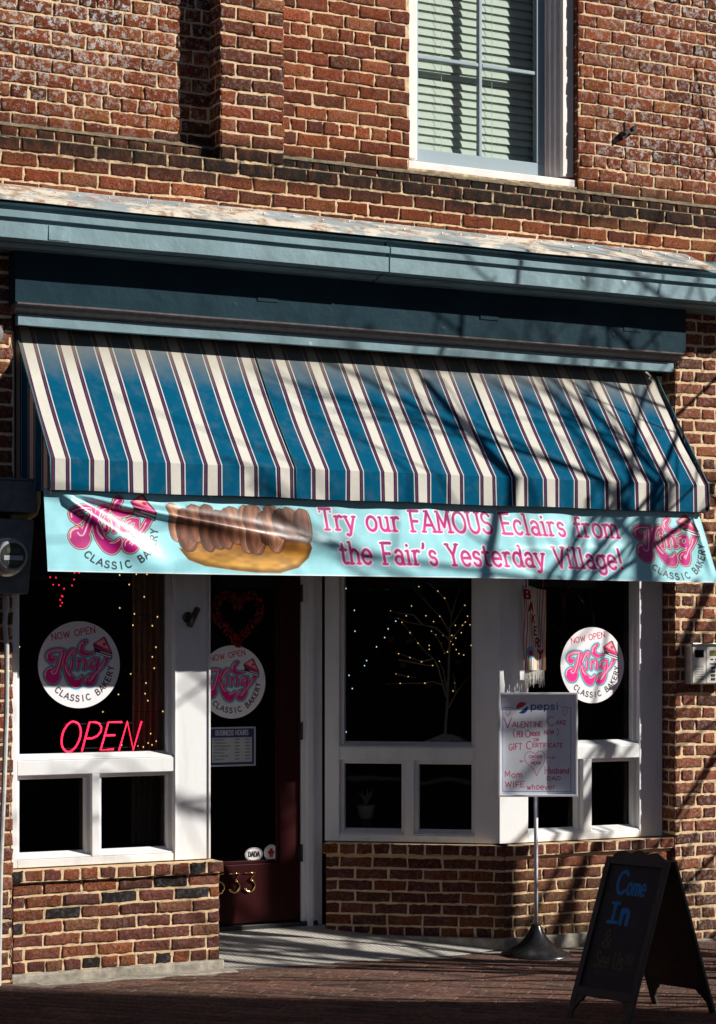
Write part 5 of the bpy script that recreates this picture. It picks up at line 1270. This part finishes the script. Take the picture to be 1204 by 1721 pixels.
# ---- A-frame chalkboard ----------------------------------------------
af = thing('sandwich_board', 'black wooden A-frame chalkboard with blue and gold chalk lettering on the brick pavement', 'sandwich board', (2.33, -2.10, -.025))
M['blackwood'] = plain('black_stained_wood', (.014, .013, .013), .55, var=.35, scale=40)
top_c = np.array([2.315, -2.11, .70]); wd_ = np.array([.095, -.360, 0.]); wl = np.linalg.norm(wd_); wu = wd_ / wl; side = np.array([-wu[1], wu[0], 0])    # side points along +x
def leaf(sgn, board):
    foot = top_c + side * (.300 * sgn) ; foot = np.array([foot[0], foot[1], -.024]); topp = top_c + side * (.012 * sgn)
    dn = (foot - topp); Ln = np.linalg.norm(dn); dn = dn / Ln
    nn = np.cross(wu, dn); nn = nn / np.linalg.norm(nn)
    if nn @ (side * sgn) < 0: nn = -nn
    o0 = topp - wu * wl / 2
    b = B(); s_ = .030
    b.obox(o0, wu * s_, nn * .018, dn * (Ln)); b.obox(o0 + wu * (wl - s_), wu * s_, nn * .018, dn * (Ln))
    b.obox(o0 + wu * s_, wu * (wl - 2 * s_), nn * .018, dn * .034); b.obox(o0 + wu * s_ + dn * (Ln - .155), wu * (wl - 2 * s_), nn * .018, dn * .040)
    for q in (0, 1):                                        # curved brackets under the lower rail
        a_ = o0 + dn * (Ln - .115) + wu * (s_ if q == 0 else wl - s_); e = wu if q == 0 else -wu
        b.prism([(0, 0), (.048, 0), (.040, .018), (.022, .032), (.010, .055), (0, .07)], a_ + nn * .002, e, dn, nn * .014)
    # scalloped header
    hp = []
    for i in range(25):
        t = i / 24; hp.append((t * (wl - .07) + .035, .012 + .016 * abs(math.sin(t * math.pi * 3)) ** 1.4 + .014 * math.sin(t * math.pi)))
    if sgn < 0: b.prism([(.035, -.004)] + hp + [(wl - .035, -.004)], o0 + nn * .002, wu, -dn, nn * .014)
    o = b.build('front_frame' if sgn < 0 else 'rear_frame', M['blackwood'], af, bevel=.002)
    if board:
        b0 = topp + nn * .0068 + dn * (.034 + (Ln - .155 - .034) / 2); hh = (Ln - .155 - .034); ww = wl - 2 * s_
        bk = B(); bk.obox(o0 + wu * s_ + dn * .0345 + nn * .001, wu * ww, nn * .005, dn * (hh - .001)); bk.build('panel', M['blackwood'], o)
        ink_sheet('chalkboard', paint_chalk(), lambda x, y: b0 + (x[:, None] / .30 * ww) * wu - (y[:, None] / .50 * hh) * dn, o, M['slate_board'])
    else:
        hh = (Ln - .155 - .034); bk = B(); bk.obox(o0 + wu * s_ + dn * .0345 + nn * .001, wu * (wl - 2 * s_), nn * .006, dn * (hh - .001)); bk.build('panel', plain('brown_hardboard', (.05, .024, .014), .8), o)
leaf(-1, True); leaf(1, False)

# ================================================================ ACROSS THE STREET: what shades the pavement and throws the branch shadows
def townhouse(label, o, u, n, ln, h, dp):
    e = thing('townhouse', label, 'building', tuple(o))
    m = plain('shaded_brick', (.13, .06, .045), .9, var=.3, scale=3)
    b = B(); b.obox(tuple(o), tuple(u * ln), tuple(n * dp), (0, 0, h - o[2])); b.build('wall', m, e)
    for k in range(int(ln / 2.6)):
        for z in (1.0, 4.2, 7.4):
            if z + 2.4 > h: continue
            p = o + u * (1.0 + k * 2.6) - n * .02; g = B(); g.obox((p[0], p[1], z), tuple(u * 1.1), tuple(n * .015), (0, 0, 1.9)); g.build('window', M['dark'], e)
# its right-hand end and height set where the pavement's shade begins
townhouse('tall brick townhouse across the street, seen only by its shade on the pavement', np.array([5.0, -12.4, -.17]), np.array([1., 0, 0]), np.array([0, -1., 0]), 17.1 - 5.0, 13.0, 9)
townhouse('low brick townhouse across the street, seen only as a dark reflection in the shop windows', np.array([-44., -12.4, -.17]), np.array([1., 0, 0]), np.array([0, -1., 0]), 35.0, 10.0, 9)
def woody(name, seed, base, trunk, stems, ln, r0, spread, levels, label, cat, up=.16, kids=(4, 3, 3, 2)):
    """bare winter growth: an optional trunk (height, radius), then stems forking into twigs"""
    rn = random.Random(seed); e = thing(name, label, cat, base)
    tr, br = B(), B()
    def grow(b, p, d, ln, r, lev):
        n = 6; pts = [tuple(p)]; q = Vector(p); dd = Vector(d).normalized()
        for i in range(n):
            dd = (dd + Vector((rn.uniform(-1, 1), rn.uniform(-1, 1), rn.uniform(-.6, .6) + up)) * (.13 if lev == 0 else .17)).normalized()
            q = q + dd * ln / n; pts.append(tuple(q))
        rr = [r * (1 - .5 * i / n) for i in range(n + 1)]
        b.tube(pts, rr, 9 if lev == 0 else 6 if lev < 3 else 4, lev == 0)
        if lev >= levels: return
        for k in range(kids[lev]):
            t = rn.uniform(.22, 1.0); i = min(n, max(1, int(round(t * n))))
            ax = Vector((rn.uniform(-1, 1), rn.uniform(-.8, .8), rn.uniform(-.4, .9)))
            grow(br, pts[i], (dd * .75 + ax.normalized() * .8).normalized(), ln * rn.uniform(.40, .66), max(.005, rr[i] * rn.uniform(.5, .75)), lev + 1)
    o = Vector(base); pts = [o]
    if trunk:
        h, r = trunk
        pts = [o + Vector((.05 * math.sin(k * 1.3), .04 * math.sin(k * 1.9), h * k / 6)) for k in range(7)]
        tr.tube(pts, [r * (1.35 if k == 0 else 1.05 - .05 * k) for k in range(7)], 14)
    for k in range(stems):
        t = (k + .5) / stems * 2 - 1
        d = (spread[0] + spread[1] * t + rn.uniform(-.1, .1), rn.uniform(-.25, .25), 1)
        s0 = pts[-1 - (k % 2) * (1 if trunk else 0)] if trunk else o + Vector((.16 * t, rn.uniform(-.1, .1), 0))
        grow(br if trunk else tr, s0, d, ln * rn.uniform(.8, 1.15), r0 * rn.uniform(.7, 1.15), 0)
    bark = plain('grey_bark', (.12, .10, .08), .9, var=.4, scale=20, bmp=.6, bd=.01)
    tr.build('trunk' if trunk else 'stems', bark, e, smooth=True); br.build('branches', bark, e, smooth=True)
woody('bare_tree', 11, (7.30, -3.1, -.1), (4.9, .055), 4, 1.7, .028, (-.10, 1.3), 2, 'slim bare street tree beyond the right edge, seen only by its branch shadows', 'tree')
woody('bare_tree', 23, (6.15, -3.1, -.1), None, 7, 5.0, .050, (-.02, .19), 2, 'bare many stemmed street tree beyond the right edge, seen only by its branch shadows', 'tree', .05, (4, 3, 3, 2))
woody('shade_shrub', 4, (5.05, -3.2, -.1), None, 5, 2.3, .035, (0, .22), 2, 'bare thin stemmed shrub at the kerb, unseen, added for its streaky shade', 'shrub', .25, (3, 2, 2, 2))  # unseen shrubs added to streak the pavement and entry floor with shade
woody('shade_shrub', 9, (6.60, -3.0, -.1), None, 5, 2.6, .050, (-.05, .14), 2, 'bare thick stemmed shrub near the slim street tree, unseen, added for its streaky shade', 'shrub', .25, (3, 2, 2, 2))
